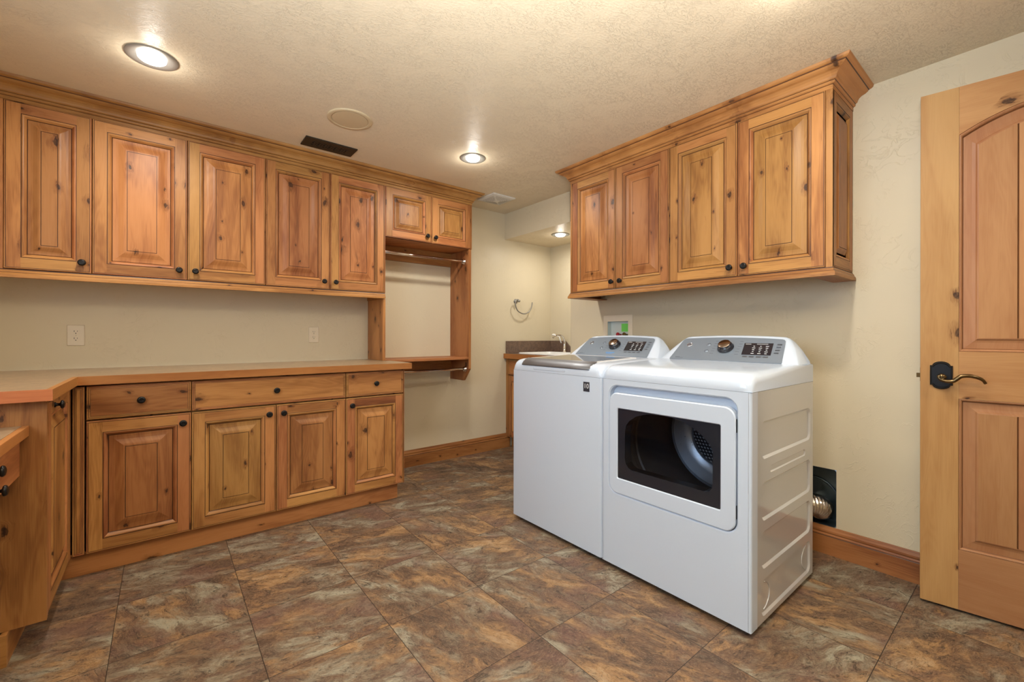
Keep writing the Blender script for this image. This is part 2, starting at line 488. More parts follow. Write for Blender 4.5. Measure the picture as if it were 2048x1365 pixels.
def emis(name, col, s):
    t = NT(name); t.bsdf.inputs['Base Color'].default_value = (0.9, 0.9, 0.9, 1)
    t.bsdf.inputs['Emission Color'].default_value = (*col, 1); t.bsdf.inputs['Emission Strength'].default_value = s
    return t.mat
LENS = emis('lit_lens', (1.0, 0.97, 0.92), 9.0)

def tinted():
    t = NT('tinted_glass'); t.t.nodes.remove(t.bsdf)
    tr = t.n('ShaderNodeBsdfTransparent'); tr.inputs[0].default_value = (0.62, 0.64, 0.68, 1)
    gl = t.n('ShaderNodeBsdfGlossy'); gl.inputs[0].default_value = (0.9, 0.92, 1, 1); gl.inputs['Roughness'].default_value = 0.03
    mx = t.n('ShaderNodeMixShader'); fr = t.n('ShaderNodeFresnel'); fr.inputs[0].default_value = 1.3
    t.l(fr.outputs[0], mx.inputs[0]); t.l(tr.outputs[0], mx.inputs[1]); t.l(gl.outputs[0], mx.inputs[2])
    t.l(mx.outputs[0], t.t.nodes['Material Output'].inputs[0])
    return t.mat
TINT = tinted()
def window_glass():
    t = NT('window_glass'); t.t.nodes.remove(t.bsdf)
    tr = t.n('ShaderNodeBsdfTransparent'); tr.inputs[0].default_value = (0.95, 0.97, 0.98, 1)
    gl = t.n('ShaderNodeBsdfGlossy'); gl.inputs['Roughness'].default_value = 0.02
    mx = t.n('ShaderNodeMixShader'); mx.inputs[0].default_value = 0.05
    t.l(tr.outputs[0], mx.inputs[1]); t.l(gl.outputs[0], mx.inputs[2])
    t.l(mx.outputs[0], t.t.nodes['Material Output'].inputs[0])
    return t.mat
PANE = window_glass()

def perforated():
    t = NT('perforated_back_plate'); b = t.bsdf
    tc = t.n('ShaderNodeTexCoord'); sp = t.n('ShaderNodeSeparateXYZ'); t.l(tc.outputs['Object'], sp.inputs[0])
    X, Y, Z = sp.outputs
    v = t.n('ShaderNodeTexVoronoi', voronoi_dimensions='2D'); v.inputs['Scale'].default_value = 62.0; v.inputs['Randomness'].default_value = 0.0
    t.l(t.comb(t.math('ADD', X, t.math('MULTIPLY', Z, 0.5)), Z, 0), v.inputs['Vector'])
    hole = t.smooth(v.outputs['Distance'], 0.24, 0.34)  # light dots are painted highlights on a dark plate
    t.l(t.mix(hole, (0.62, 0.64, 0.67), (0.030, 0.032, 0.036)), b.inputs['Base Color'])
    b.inputs['Metallic'].default_value = 0.5; b.inputs['Roughness'].default_value = 0.35
    return t.mat
PERF = perforated()

WOODS = [W_V, W_H, GLAZE_SHADE, W_D]

# ------------------------------------------------------------------ the room shell
XL, XR, XA = -0.93, 2.646, 3.276     # left wall, right wall, back of the sink alcove
YF, YB_, YA = -2.60, 3.379, 2.50     # front (behind camera), back wall, near side of the alcove
CZ = 2.314; SZ = 2.06                # ceiling, alcove soffit
TH = 0.12

def structure(o):
    o['kind'] = 'structure'; return o

m = MB(); m.box((XL - TH, YF - TH, -0.10), (XA + TH, YB_ + TH, 0.0)); structure(m.build('floor', FLOOR))
m = MB(); m.box((XL - TH, YF - TH, CZ), (XA + TH, YB_ + TH, CZ + 0.1)); structure(m.build('ceiling', CEIL))
m = MB(); m.box((XL - TH, YB_, 0), (XA + TH, YB_ + TH, CZ)); structure(m.build('wall_back', WALL))
# left wall with a window opening, front wall with a window opening
def wall_with_hole(name, fixed, axis, a0, a1, holes, thick, sign):
    m = MB()
    outer = [(a0, 0), (a1, 0), (a1, CZ), (a0, CZ)]
    if axis == 'x': f1 = lambda u, v: (fixed, u, v); f2 = lambda u, v: (fixed + sign * thick, u, v)
    else: f1 = lambda u, v: (u, fixed, v); f2 = lambda u, v: (u, fixed + sign * thick, v)
    m.plate(outer, holes, f1); m.plate(outer, holes, f2)
    for L in [outer] + holes:
        m.band([f1(*p) for p in L], [f2(*p) for p in L])
    return structure(m.build(name, WALL))
WL = [(0.05, 1.05), (1.45, 1.05), (1.45, 2.05), (0.05, 2.05)]
wall_with_hole('wall_left', XL, 'x', YF, YB_, [WL], TH, -1)
wall_with_hole('wall_front', YF, 'y', XL, XR + TH, [], TH, -1)
for i, (axis, fixed, W) in enumerate((('x', XL - 0.05, WL),)):
    m = MB(); a0, z0 = W[0]; a1, z1 = W[2]
    def bx(u0, v0, u1, v1):
        if axis == 'x': m.box((fixed - 0.02, u0, v0), (fixed + 0.02, u1, v1), 0)
        else: m.box((u0, fixed - 0.02, v0), (u1, fixed + 0.02, v1), 0)
    bx(a0, z0, a0 + 0.04, z1); bx(a1 - 0.04, z0, a1, z1); bx(a0 + 0.04, z0, a1 - 0.04, z0 + 0.04); bx(a0 + 0.04, z1 - 0.04, a1 - 0.04, z1)
    bx((a0 + a1) / 2 - 0.02, z0 + 0.04, (a0 + a1) / 2 + 0.02, z1 - 0.04)
    w = structure(m.build('window_%d' % (i + 1), WHITE_P))
    m = MB()
    if axis == 'x': m.face([(fixed, a0 + .04, z0 + .04), (fixed, a1 - .04, z0 + .04), (fixed, a1 - .04, z1 - .04), (fixed, a0 + .04, z1 - .04)])
    else: m.face([(a0 + .04, fixed, z0 + .04), (a1 - .04, fixed, z0 + .04), (a1 - .04, fixed, z1 - .04), (a0 + .04, fixed, z1 - .04)])
    m.build('pane', PANE, w)

# right wall: openings for the washer outlet box and the dryer vent box; ends at the alcove with a rounded corner
BOX_H = (1.915, 1.045, 2.103, 1.217)      # y0, z0, y1, z1 of the washer box opening
VENT_H = (0.664, 0.139, 0.93, 0.432)
m = MB()
outer = [(YF, 0), (YA - 0.02, 0), (YA - 0.02, CZ), (YF, CZ)]
def rect(a): return [(a[0], a[1]), (a[2], a[1]), (a[2], a[3]), (a[0], a[3])]
fr = lambda u, v: (XR, u, v)
m.plate(outer, [rect(BOX_H), rect(VENT_H)], fr)
for H in (BOX_H, VENT_H):
    L = rect(H); m.band([fr(*p) for p in L], [(XR + 0.016, p[0], p[1]) for p in L])
arc = [(XR + 0.02 - 0.02 * math.cos(a), YA - 0.02 + 0.02 * math.sin(a)) for a in [k / 6 * PI / 2 for k in range(7)]]
m.grid([[(x, y, 0) for x, y in arc], [(x, y, CZ) for x, y in arc]], smooth=True)
m.face([(XR + 0.02, YA, 0), (XA, YA, 0), (XA, YA, CZ), (XR + 0.02, YA, CZ)])
structure(m.build('wall_right', WALL))
m = MB(); m.box((XA, YA - TH, 0), (XA + TH, YB_, CZ)); structure(m.build('wall_alcove', WALL))
m = MB()
m.box((XR, YA, SZ), (XA, YB_, CZ), 0)
for f in m.bm.faces:
    if f.calc_center_median().z < SZ + 0.001: f.material_index = 1
structure(m.build('ceiling_soffit', [WALL, CEIL]))

# baseboards
BBP = [(0.0, 0.0), (0.017, 0.0), (0.017, 0.092), (0.0155, 0.095), (0.0165, 0.099), (0.013, 0.106), (0.0155, 0.113), (0.0145, 0.121), (0.009, 0.130), (0.006, 0.139), (0.0, 0.139)]
def baseboard(name, path):
    m = MB(); m.sweep(path, BBP, 1, 3, glaze=2, gi=(2,))
    return structure(m.build(name, WOODS))
baseboard('baseboard_back', [(2.70, YB_ - 0.001), (1.290, YB_ - 0.001)][::-1])
baseboard('baseboard_right', [(XR - 0.001, YA - 0.02), (XR - 0.001, YF)])
baseboard('baseboard_left', [(XL + 0.001, YF), (XL + 0.001, 0.6)])

# ------------------------------------------------------------------ cabinet door, drawer, knob builders
def rings(m, W, H, spec, x0=0.0, z0=0.0, panel_from=None, bo=0.0):
    """spec: list of (inset, y, material or None). Quads between successive rectangles."""
    def loop(i):
        d, y = spec[i][0], spec[i][1]
        return [(x0 + d, y, z0 + d), (x0 + W - d, y, z0 + d), (x0 + W - d, y, z0 + H - d), (x0 + d, y, z0 + H - d)]
    for i in range(len(spec) - 1):
        A, B = loop(i), loop(i + 1)
        mt = spec[i][2]
        for k in range(4):
            mm = mt if mt is not None else (1 if k in (0, 2) else 0)
            b = bo + (0.11 * (k + 1) if (panel_from is None or i < panel_from) else 0.77)
            m.face([A[k], A[(k+1) % 4], B[(k+1) % 4], B[k]], m=mm, b=b)
    m.face(loop(len(spec) - 1), m=(spec[-1][2] if spec[-1][2] is not None else 0), b=bo + 0.77)

def door_mesh(W, H, t=0.020, fw=0.056, bev=0.046, mats=WOODS):
    """raised-panel door, lower left front corner region at x=0,z=0, front plane y=0, back at y=t"""
    m = MB(); g = 0.0015
    # outer edge with bead; sides dark, painting shade into the door gaps
    e = 0.0085
    rings_spec = [(g, t, 2), (g, 0.003, None), (g + 0.002, 0.0, None), (g + 0.0056, 0.0, 2), (g + 0.0062, 0.0016, 2), (g + 0.0076, 0.0016, 2), (e + 0.0006, 0.0, None)]
    def loop(d, y): return [(d, y, d), (W - d, y, d), (W - d, y, H - d), (d, y, H - d)]
    for i in range(len(rings_spec) - 1):
        A, B = loop(*rings_spec[i][:2]), loop(*rings_spec[i+1][:2])
        for k in range(4):
            mt = rings_spec[i][2]
            m.face([A[k], A[(k+1) % 4], B[(k+1) % 4], B[k]], m=(mt if mt is not None else (1 if k in (0, 2) else 0)), b=0.11 * (k + 1))
    a = e + 0.0006; f = fw
    # stiles full height, rails between
    m.face([(a, 0, a), (f, 0, a), (f, 0, H - a), (a, 0, H - a)], 0, 0.13)
    m.face([(W - f, 0, a), (W - a, 0, a), (W - a, 0, H - a), (W - f, 0, H - a)], 0, 0.29)
    m.face([(f, 0, a), (W - f, 0, a), (W - f, 0, f), (f, 0, f)], 1, 0.41)
    m.face([(f, 0, H - f), (W - f, 0, H - f), (W - f, 0, H - a), (f, 0, H - a)], 1, 0.57)
    k0 = f + 0.0210
    s = [(f, 0.0, 2), (f + 0.0006, 0.0020, 2), (f + 0.0022, 0.0020, None), (f + 0.0032, 0.0004, None), (f + 0.0065, -0.0002, None), (f + 0.0100, 0.0012, None),
         (f + 0.0135, 0.0050, None), (f + 0.0165, 0.0090, None), (f + 0.0180, 0.0115, 2), (f + 0.0200, 0.0140, 2), (k0, 0.0128, 0),
         (k0 + bev * 0.22, 0.0122, 0), (k0 + bev * 0.40, 0.0105, 0), (k0 + bev * 0.58, 0.0068, 0), (k0 + bev * 0.76, 0.0030, 0), (k0 + bev * 0.90, 0.0012, 0), (k0 + bev, 0.0010, 2),
         (k0 + bev + 0.0006, 0.0030, 2), (k0 + bev + 0.0019, 0.0030, 2), (k0 + bev + 0.0024, 0.0004, 0)]
    rings(m, W, H, s, panel_from=10)
    m.face([(g, t, g), (W - g, t, g), (W - g, t, H - g), (g, t, H - g)], 0)
    return m

def drawer_mesh(W, H, t=0.020):
    m = MB(); g = 0.0015
    s = [(g, t, 2), (g, 0.003, 1), (g + 0.002, 0.0, 1), (g + 0.0065, 0.0, 2), (g + 0.0069, 0.0015, 2), (g + 0.0080, 0.0015, 1), (g + 0.0085, 0.0002, 1), (g + 0.0130, 0.0002, 2), (g + 0.0133, 0.0012, 2), (g + 0.0140, 0.0012, 2), (g + 0.0143, 0.0, 1)]  # first ring: drawer sides dark, shade painted into the gaps
    rings(m, W, H, s, bo=0.5)
    m.face([(g, t, g), (W - g, t, g), (W - g, t, H - g), (g, t, H - g)], 1)
    return m

_knob_me = None
def knob(parent, x, z, y=0.0):
    global _knob_me
    if _knob_me is None:
        m = MB()
        m.lathe([(0.0005, 0.0), (0.0100, 0.0), (0.0100, 0.0020), (0.0085, 0.0035), (0.0058, 0.0055), (0.0052, 0.0125), (0.0075, 0.0150), (0.0145, 0.0170), (0.0163, 0.0195), (0.0160, 0.0225), (0.0135, 0.0255), (0.0085, 0.0275), (0.0078, 0.0270), (0.0005, 0.0285)], axis='-y', seg=28)
        o = m.build('knob', BRONZE); _knob_me = o.data
        bpy.data.objects.remove(o)
    o = bpy.data.objects.new('knob', _knob_me)
    link(o, parent); o.location = (x, y, z)
    return o

def add_door(cab, x0, z0, W, H, knob_at, y=0.0, name='door'):
    o = door_mesh(W, H, bev=0.057 if W > 0.35 and H > 0.5 else (0.044 if H > 0.5 else 0.036)).build(name, WOODS, cab)
    o.location = (x0, y, z0)
    if knob_at: knob(o, knob_at[0] - x0, knob_at[1] - z0)
    return o
def add_drawer(cab, x0, z0, W, H, knob_at, y=0.0):
    o = drawer_mesh(W, H).build('drawer', WOODS, cab)
    o.location = (x0, y, z0)
    if knob_at: knob(o, knob_at[0] - x0, knob_at[1] - z0)
    return o

# ------------------------------------------------------------------ upper cabinets on the back wall
YU = 3.073; UT = 2.222; UB = 1.420
def upper_cab(x0, x1, zb, label, doors, depth=0.306, side_r=False, group=None, face_l=0.0, face_r=0.0, zt=UT):
    """local frame: x right, y back, front plane of the doors y=0"""
    c = empty('wall_cabinet', (x0, YU, 0), 0, label, 'cabinet', group)
    m = MB(); W = x1 - x0
    m.box((0.0, 0.021, zb), (W, depth - 0.002, zt + 0.06), 0)
    if face_l: m.box((0.0, 0.002, zb), (face_l, 0.021, zt + 0.002), 0, 0.3)
    if face_r: m.box((W - face_r, 0.002, zb), (W, 0.021, zt + 0.002), 0, 0.6)
    m.build('body', WOODS, c)
    for (a, b, kx, kz) in doors:
        add_door(c, a - x0, zb + 0.001, b - a, zt - zb - 0.002, (kx - x0, kz))
    return c
upper_cab(XL + 0.002, -0.281, UB, 'upper cabinet door cut by the left edge of the frame, knob at its lower right', [(-0.582, -0.281, -0.316, 1.473)], face_l=XL * -1 - 0.584)
upper_cab(-0.281, 0.111, UB, 'single-door upper cabinet second from left, knob at its lower right', [(-0.281, 0.111, 0.074, 1.473)])
upper_cab(0.111, 0.503, UB, 'single-door upper cabinet third from left, its knob at the lower left', [(0.111, 0.503, 0.148, 1.473)])
upper_cab(0.503, 1.284, UB, 'two-door tall upper cabinet beside the hanging space, below the dark ceiling register', [(0.503, 0.892, 0.851, 1.472), (0.892, 1.279, 0.926, 1.472)], face_r=0.005)
upper_cab(1.284, 2.050, 1.840, 'short two-door wall cabinet above the hanging rod, beside the fan grille', [(1.284, 1.668, 1.626, 1.892), (1.668, 2.041, 1.697, 1.890)], face_r=0.009)

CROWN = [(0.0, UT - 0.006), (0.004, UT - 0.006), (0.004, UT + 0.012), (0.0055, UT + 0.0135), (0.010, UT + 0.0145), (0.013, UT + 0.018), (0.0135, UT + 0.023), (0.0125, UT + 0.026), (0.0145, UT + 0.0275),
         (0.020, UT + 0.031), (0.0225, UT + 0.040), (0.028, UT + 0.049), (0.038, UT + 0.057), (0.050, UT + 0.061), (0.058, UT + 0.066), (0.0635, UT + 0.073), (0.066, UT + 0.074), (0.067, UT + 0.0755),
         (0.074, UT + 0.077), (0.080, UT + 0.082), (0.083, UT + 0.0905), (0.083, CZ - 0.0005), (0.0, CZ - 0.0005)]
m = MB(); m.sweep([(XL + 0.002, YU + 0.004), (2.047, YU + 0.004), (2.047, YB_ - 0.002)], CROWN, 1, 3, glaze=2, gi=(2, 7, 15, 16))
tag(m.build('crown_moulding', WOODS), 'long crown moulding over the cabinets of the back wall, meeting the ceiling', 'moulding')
RAIL = [(0.0, 1.4195), (0.003, 1.4195), (0.0045, 1.4150), (0.0060, 1.4140), (0.0085, 1.4105), (0.0095, 1.4040), (0.0110, 1.4020), (0.0140, 1.3990), (0.0160, 1.3910), (0.0160, 1.3800), (-0.016, 1.3800), (-0.016, 1.4195)]
m = MB(); m.sweep([(XL + 0.002, YU + 0.004), (1.281, YU + 0.004)], RAIL, 1, 3, glaze=2, gi=(1, 5))
m.box((1.262, YU + 0.020, 1.380), (1.281, YB_ - 0.002, 1.4195), 3)
tag(m.build('light_rail_moulding', WOODS), 'thin wooden rail under the tall upper cabinets of the back wall', 'moulding')

# ------------------------------------------------------------------ base cabinets on the back wall
YB = 2.745; BT = 0.880; BB = 0.107
def base_cab(x0, x1, label, parts, zt=BT - 0.002, right_side=False):
    c = empty('base_cabinet', (x0, YB, 0), 0, label, 'cabinet')
    m = MB(); W = x1 - x0
    m.box((0.0, 0.021, BB), (W, YB_ - YB - 0.002, zt), 0)
    if right_side: m.box((W - 0.006, 0.001, BB), (W, 0.021, zt), 0, 0.4)
    m.build('body', WOODS, c)
    for p in parts:
        k, a, b, z0, z1, kx, kz = p
        (add_door if k == 'door' else add_drawer)(c, a - x0, z0, b - a, z1 - z0, (kx - x0, kz))
    return c
DZ0, DZ1, RZ0, RZ1 = 0.107, 0.7135, 0.7185, 0.8735
base_cab(-0.270, 0.1175, 'base cabinet with one drawer over one door, nearest the inner corner of the counter',
         [('drawer', -0.270, 0.1175, RZ0, RZ1, -0.077, 0.796), ('door', -0.270, 0.1175, DZ0, DZ1, 0.083, 0.664)])
base_cab(0.1175, 0.893, 'wide base cabinet with one long drawer above a pair of knotty doors',
         [('drawer', 0.1175, 0.893, RZ0, RZ1, 0.505, 0.796), ('door', 0.1175, 0.505, DZ0, DZ1, 0.468, 0.664), ('door', 0.505, 0.893, DZ0, DZ1, 0.541, 0.664)])
base_cab(0.893, 1.283, 'base cabinet with the smallest drawer and one door, at the right end of the run',
         [('drawer', 0.893, 1.277, RZ0, RZ1, 1.083, 0.796), ('door', 0.893, 1.277, DZ0, DZ1, 0.928, 0.666)], right_side=True)
m = MB(); m.box((-0.395, 2.786, 0.0005), (1.252, 2.802, BB - 0.001), 1); m.box((1.236, 2.802, 0.0005), (1.252, YB_ - 0.018, BB - 0.001), 3)
tag(m.build('toe_kick_board', WOODS), 'plain wooden toe kick board along the floor under the back wall base cabinets', 'toe kick')

# corner cabinet of the left run (front faces +x)
c = empty('base_cabinet', (-0.317, 2.203, 0), PI / 2, 'corner base cabinet at left with plain side panel and a door facing right', 'cabinet')
# local x = world +y, local y = world -x
m = MB()
m.box((0.018, 0.021, BB), (0.562, -XL - 0.317 - 0.002, BT - 0.002), 0)
m.build('body', WOODS, c)
m = MB(); m.box((0.0, -0.003, BB), (0.018, -XL - 0.317 - 0.002, BT - 0.002), 0, 0.2)
m.box((0.018, -0.001, BB), (0.038, 0.021, BT - 0.002), 0, 0.45)
m.build('side_panel', WOODS, c)
m = MB(); m.box((0.512, 0.001, BB), (0.539, 0.021, BT - 0.003), 0, 0.7)
m.build('face_stile', WOODS, c)
d = door_mesh(0.470, 0.766, bev=0.040).build('door', WOODS, c); d.location = (0.040, 0.0, 0.108)
knob(d, 0.120, 0.735)
# filler strip between corner cabinet and first base cabinet
c2 = drawer_mesh(0.043, 0.7665)
o = c2.build('filler_strip', [W_V, W_V, GLAZE_SHADE, W_D]); o.location = (-0.3155, YB, 0.107)
tag(o, 'narrow vertical filler strip in the inside corner between the two cabinet runs', 'filler strip')
m = MB(); m.box((-0.93 + 0.002, 2.175, 0.0005), (-0.402, 2.191, BB - 0.001), 1); m.box((-0.418, 2.191, 0.0005), (-0.402, 2.786, BB - 0.001), 3)
tag(m.build('toe_kick_board', WOODS), 'dark recessed toe kick board under the left corner cabinet', 'toe kick')

# L-shaped countertop with wood edge
m = MB(); z0, z1 = 0.881, 0.920; ed = 0.018
CT = [(XL + 0.002, 2.157), (-0.294, 2.157), (-0.294, 2.720), (1.326, 2.720), (1.326, YB_ - 0.002), (XL + 0.002, YB_ - 0.002)]
IN = [(XL + 0.002, 2.157 + ed), (-0.294 - ed, 2.157 + ed), (-0.294 - ed, 2.720 + ed), (1.326, 2.720 + ed), (1.326, YB_ - 0.002), (XL + 0.002, YB_ - 0.002)]
m.plate(IN, [], lambda u, v: (u, v, z1), 0)
m.plate(CT, [], lambda u, v: (u, v, z0), 1)
for i in range(6):
    j = (i + 1) % 6
    horiz = abs(CT[j][0] - CT[i][0]) > abs(CT[j][1] - CT[i][1])
    mm = 1 if horiz else 2
    c_ = 0.002
    m.face([(*CT[i], z0), (*CT[j], z0), (*CT[j], z1), (*CT[i], z1)], mm, i * 0.21)
    if i < 3:
        m.face([(*CT[i], z1), (*CT[j], z1), (*IN[j], z1), (*IN[i], z1)], mm, i * 0.21)
tag(m.build('countertop', [LAM, EDGE_X, EDGE_Y]), 'L-shaped brown laminate countertop with orange wood edge on the base cabinets', 'countertop')

# lower desk at the far left
dk = empty('desk', (0, 0, 0), 0, 'low desk against the side of the corner cabinet, cut by the left edge', 'desk')
m = MB(); m.box((XL + 0.002, 0.95, 0.760), (-0.374, 2.202, 0.796), 0); m.build('desk_top', [LAM], dk)
m = MB(); m.box((-0.374, 0.95, 0.760), (-0.356, 2.202, 0.796), 0, 0.3, bev=0.002); m.build('edge_band', [EDGE_Y], dk)
m = MB(); m.box((-0.396, 0.95, 0.627), (-0.378, 2.202, 0.759), 3); m.box((XL + 0.002, 0.95, 0.627), (-0.396, 0.968, 0.759), 1); ap = m.build('apron', WOODS, dk)
for (yy, zz) in ((1.890, 0.715), (1.915, 0.652)):
    k = knob(dk, -0.378, zz, yy); k.rotation_euler = (0, 0, PI / 2)
m = MB(); m.box((XL + 0.01, 0.97, 0.0005), (XL + 0.40, 0.99, 0.626), 0); m.build('support_panel', WOODS, dk)

# ------------------------------------------------------------------ hanging station (open frame with shelf and two rods)
hs = empty('hanging_station', (0, 0, 0), 0, 'open wooden hanging frame with low shelf at the end of the counter', 'clothes rack')
m = MB(); m.box((1.268, 3.080, 0.9205), (1.288, YB_ - 0.001, 1.379), 0); m.build('side_panel', WOODS, hs)
m = MB()
pr = [(YB_ - 0.001, 0.720), (3.165, 0.720), (3.078, 0.825), (3.078, 1.839), (YB_ - 0.001, 1.839)]
m.plate(pr, [], lambda u, v: (2.022, u, v), 0); m.plate(pr, [], lambda u, v: (2.046, u, v), 0, 0.3)
m.band([(2.022, *p) for p in pr], [(2.046, *p) for p in pr], m=0, b=0.5)
m.build('side_panel', WOODS, hs)
m = MB(); m.box((1.328, 3.073, 0.905), (2.021, YB_ - 0.001, 0.925), 1, 0, bev=0.002)
m.box((1.2885, 3.073, 0.9205), (1.327, YB_ - 0.001, 0.925), 1); m.build('shelf', WOODS, hs)
m = MB(); m.box((1.289, 3.360, 1.722), (2.021, YB_ - 0.001, 1.839), 1, 0.2); m.build('cleat', WOODS, hs)
m = MB(); m.box((1.329, 3.360, 0.812), (2.021, YB_ - 0.001, 0.904), 1, 0.8); m.build('cleat', WOODS, hs)
def rod(x0, x1, y, z, label):
    r = empty('closet_rod', (x0, y, z), 0, label, 'closet rod')
    L = x1 - x0
    m = MB(); m.lathe([(0.0133, 0.0), (0.0133, L * 0.52)], axis='x', seg=24); m.lathe([(0.0112, L * 0.52), (0.0112, L)], axis='x', seg=24); m.lathe([(0.0133, L * 0.52), (0.0112, L * 0.52)], axis='x', seg=24)
    m.build('tube', CHROME, r)
    for (a, s) in ((0.0, 1), (L, -1)):
        m = MB(); m.lathe([(0.0005, a + s * 0.0005), (0.024, a + s * 0.0005), (0.024, a + s * 0.003), (0.020, a + s * 0.005), (0.0185, a + s * 0.007), (0.0185, a + s * 0.018), (0.0135, a + s * 0.018)], axis='x', seg=24)
        m.build('flange', CHROME, r)
rod(1.2855, 2.0215, 3.150, 1.744, 'chrome closet rod hanging high under the short two-door cabinet')
rod(1.2840, 2.0215, 3.128, 0.822, 'chrome closet rod fixed low under the small shelf beside the counter')

# ------------------------------------------------------------------ upper cabinets on the right wall
XU = 2.322
def right_cab(ya, yb, label, doors, end=False):
    """ya > yb; local x = -world y, local y = +world x"""
    c = empty('wall_cabinet', (XU, ya, 0), -PI / 2, label, 'cabinet')
    W = ya - yb
    m = MB(); m.box((0, 0.021, 1.4185), (W - (0.012 if end else 0), XR - XU - 0.002, UT + 0.06), 0)
    if end: m.box((W - 0.025, 0.001, 1.4185), (W, 0.021, UT), 0, 0.6)
    else: m.box((0, 0.001, 1.4185), (0.011, 0.021, UT), 0, 0.35)
    m.build('body', WOODS, c)
    for (a, b, ky) in doors:
        o = door_mesh(a - b, UT - 1.4195 - 0.002, bev=0.057).build('door', WOODS, c)
        o.location = (ya - a, 0, 1.4195); knob(o, a - ky, 1.467 - 1.4195)
    if end:
        o = door_mesh(XR - XU - 0.005, UT - 1.4195, t=0.012, fw=0.050, bev=0.030).build('end_panel', WOODS, c)
        o.rotation_euler = (0, 0, PI / 2); o.location = (W, 0.003, 1.4195)
    return c
right_cab(2.187, 1.398, 'left half of the cabinets over the washer, two doors next to the sink alcove', [(2.176, 1.787, 1.810), (1.787, 1.398, 1.742)])
right_cab(1.398, 0.599, 'right half of the cabinets over the dryer, two doors and a panelled end', [(1.398, 1.009, 1.043), (1.009, 0.624, 0.971)], end=True)
P = [(XR - 0.001, 2.187), (XU + 0.004, 2.187), (XU + 0.004, 0.602), (XR - 0.001, 0.602)]
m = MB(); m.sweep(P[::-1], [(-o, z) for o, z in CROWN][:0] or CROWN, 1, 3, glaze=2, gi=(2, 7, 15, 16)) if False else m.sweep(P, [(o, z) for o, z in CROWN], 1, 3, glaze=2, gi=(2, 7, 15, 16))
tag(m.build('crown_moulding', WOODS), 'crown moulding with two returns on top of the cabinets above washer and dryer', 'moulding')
m = MB(); m.sweep(P, RAIL, 1, 3, glaze=2, gi=(1, 5))
m.box((XU + 0.02, 0.618, 1.3800), (XR - 0.001, 0.680, 1.3850), 1); m.box((XU + 0.02, 2.110, 1.3800), (XR - 0.001, 2.170, 1.3850), 1)
tag(m.build('light_rail_moulding', WOODS), 'wooden rail under the cabinets above washer and dryer', 'moulding')

# ------------------------------------------------------------------ washer and dryer
def deck_mesh():
    m = MB()
    prof = [(0.0, 0.902), (-0.001, 0.918), (0.003, 0.938), (0.012, 0.953), (0.028, 0.963), (0.055, 0.969), (0.12, 0.9725), (0.47, 0.984), (0.655, 0.984), (0.66, 0.98), (0.66, 0.902)]
    us = [-1, -0.985, -0.96, -0.93, -0.88, -0.5, 0, 0.5, 0.88, 0.93, 0.96, 0.985, 1]
    rows = []
    for (y, z) in prof:
        r = []
        for u in us:
            e = max(0.0, (abs(u) - 0.88) / 0.12)
            fade = 1 - min(1, max(0, (y - 0.34) / 0.13)); fade = fade * fade * (3 - 2 * fade)
            drop = (1 - math.sqrt(max(0.0, 1 - e * e))) * (0.006 + 0.030 * fade)
            zz = max(0.902, z - drop * (1 if z > 0.93 else max(0, (z - 0.902) / 0.028)))
            yy = y + (0.010 * e * e if y < 0.05 else 0)
            r.append((u * 0.3435, yy, zz))
        rows.append(r)
    m.grid(rows, smooth=True, close_u=True)
    for s in (0, -1):
        m.face([rows[i][s] for i in range(len(rows))])
    return m
S_Y0, S_Z0, S_DY, S_DZ = 0.484, 0.985, 0.134, 0.118
SN = Vector((0, -S_DZ, S_DY)).normalized()
def slant(lx, s, off=0.0):
    return (lx, S_Y0 + s * S_DY + SN.y * off, S_Z0 + s * S_DZ + SN.z * off)
def console_mesh():
    m = MB()
    prof = [(0.440, 0.955), (0.466, 0.972), (0.484, 0.985), (0.53, 0.985 + 0.0405), (0.58, 0.985 + 0.0845), (0.612, 0.985 + 0.1127), (0.620, 1.1035), (0.628, 1.109), (0.638, 1.1115), (0.648, 1.109), (0.654, 1.102), (0.657, 1.06), (0.660, 1.0), (0.660, 0.935)]
    def hw(z): 
        pts = [(0.93, 0.3425), (0.955, 0.3432), (0.985, 0.338), (1.033, 0.316), (1.08, 0.292), (1.112, 0.268)]
        for (a, b), (c, d) in zip(pts, pts[1:]):
            if z <= c: return b + (d - b) * max(0, (z - a)) / (c - a)
        return pts[-1][1]
    us = [-1, -0.985, -0.95, -0.9, -0.8, -0.6, -0.3, 0, 0.3, 0.6, 0.8, 0.9, 0.95, 0.985, 1]
    rows = []
    for (y, z) in prof:
        k = max(0.0, (z - 0.955) / 0.155)
        r = []
        for u in us:
            e = max(0, (abs(u) - 0.86) / 0.14)
            zz = z - k * (0.009 * u * u + 0.016 * e ** 2.5)
            yy = y + (0.632 - y) * 0.10 * e * e
            r.append((u * hw(z), yy, zz))
        rows.append(r)
    m.grid(rows, smooth=True)
    for s in (0, -1):
        m.face([rows[i][s] for i in range(len(rows))])
    return m
def bar(m, x0, s0, x1, s1, off, th, mi=0, shear=0.0):
    """small raised bar on the slanted panel"""
    q = [(x0 + shear * s0, s0), (x1 + shear * s0, s0), (x1 + shear * s1, s1), (x0 + shear * s1, s1)]
    A = [slant(a, b, off) for a, b in q]; B = [slant(a, b, off + th) for a, b in q]
    m.face(B, mi); m.band(A, B, m=mi)
SM = Matrix(((1, 0, 0, 0), (0, S_DY / 0.17855, SN.y, 0), (0, S_DZ / 0.17855, SN.z, 0), (0, 0, 0, 1)))   # panel plane to local
def on_slant(lx, s, off): return Matrix.Translation(slant(lx, s, off)) @ SM
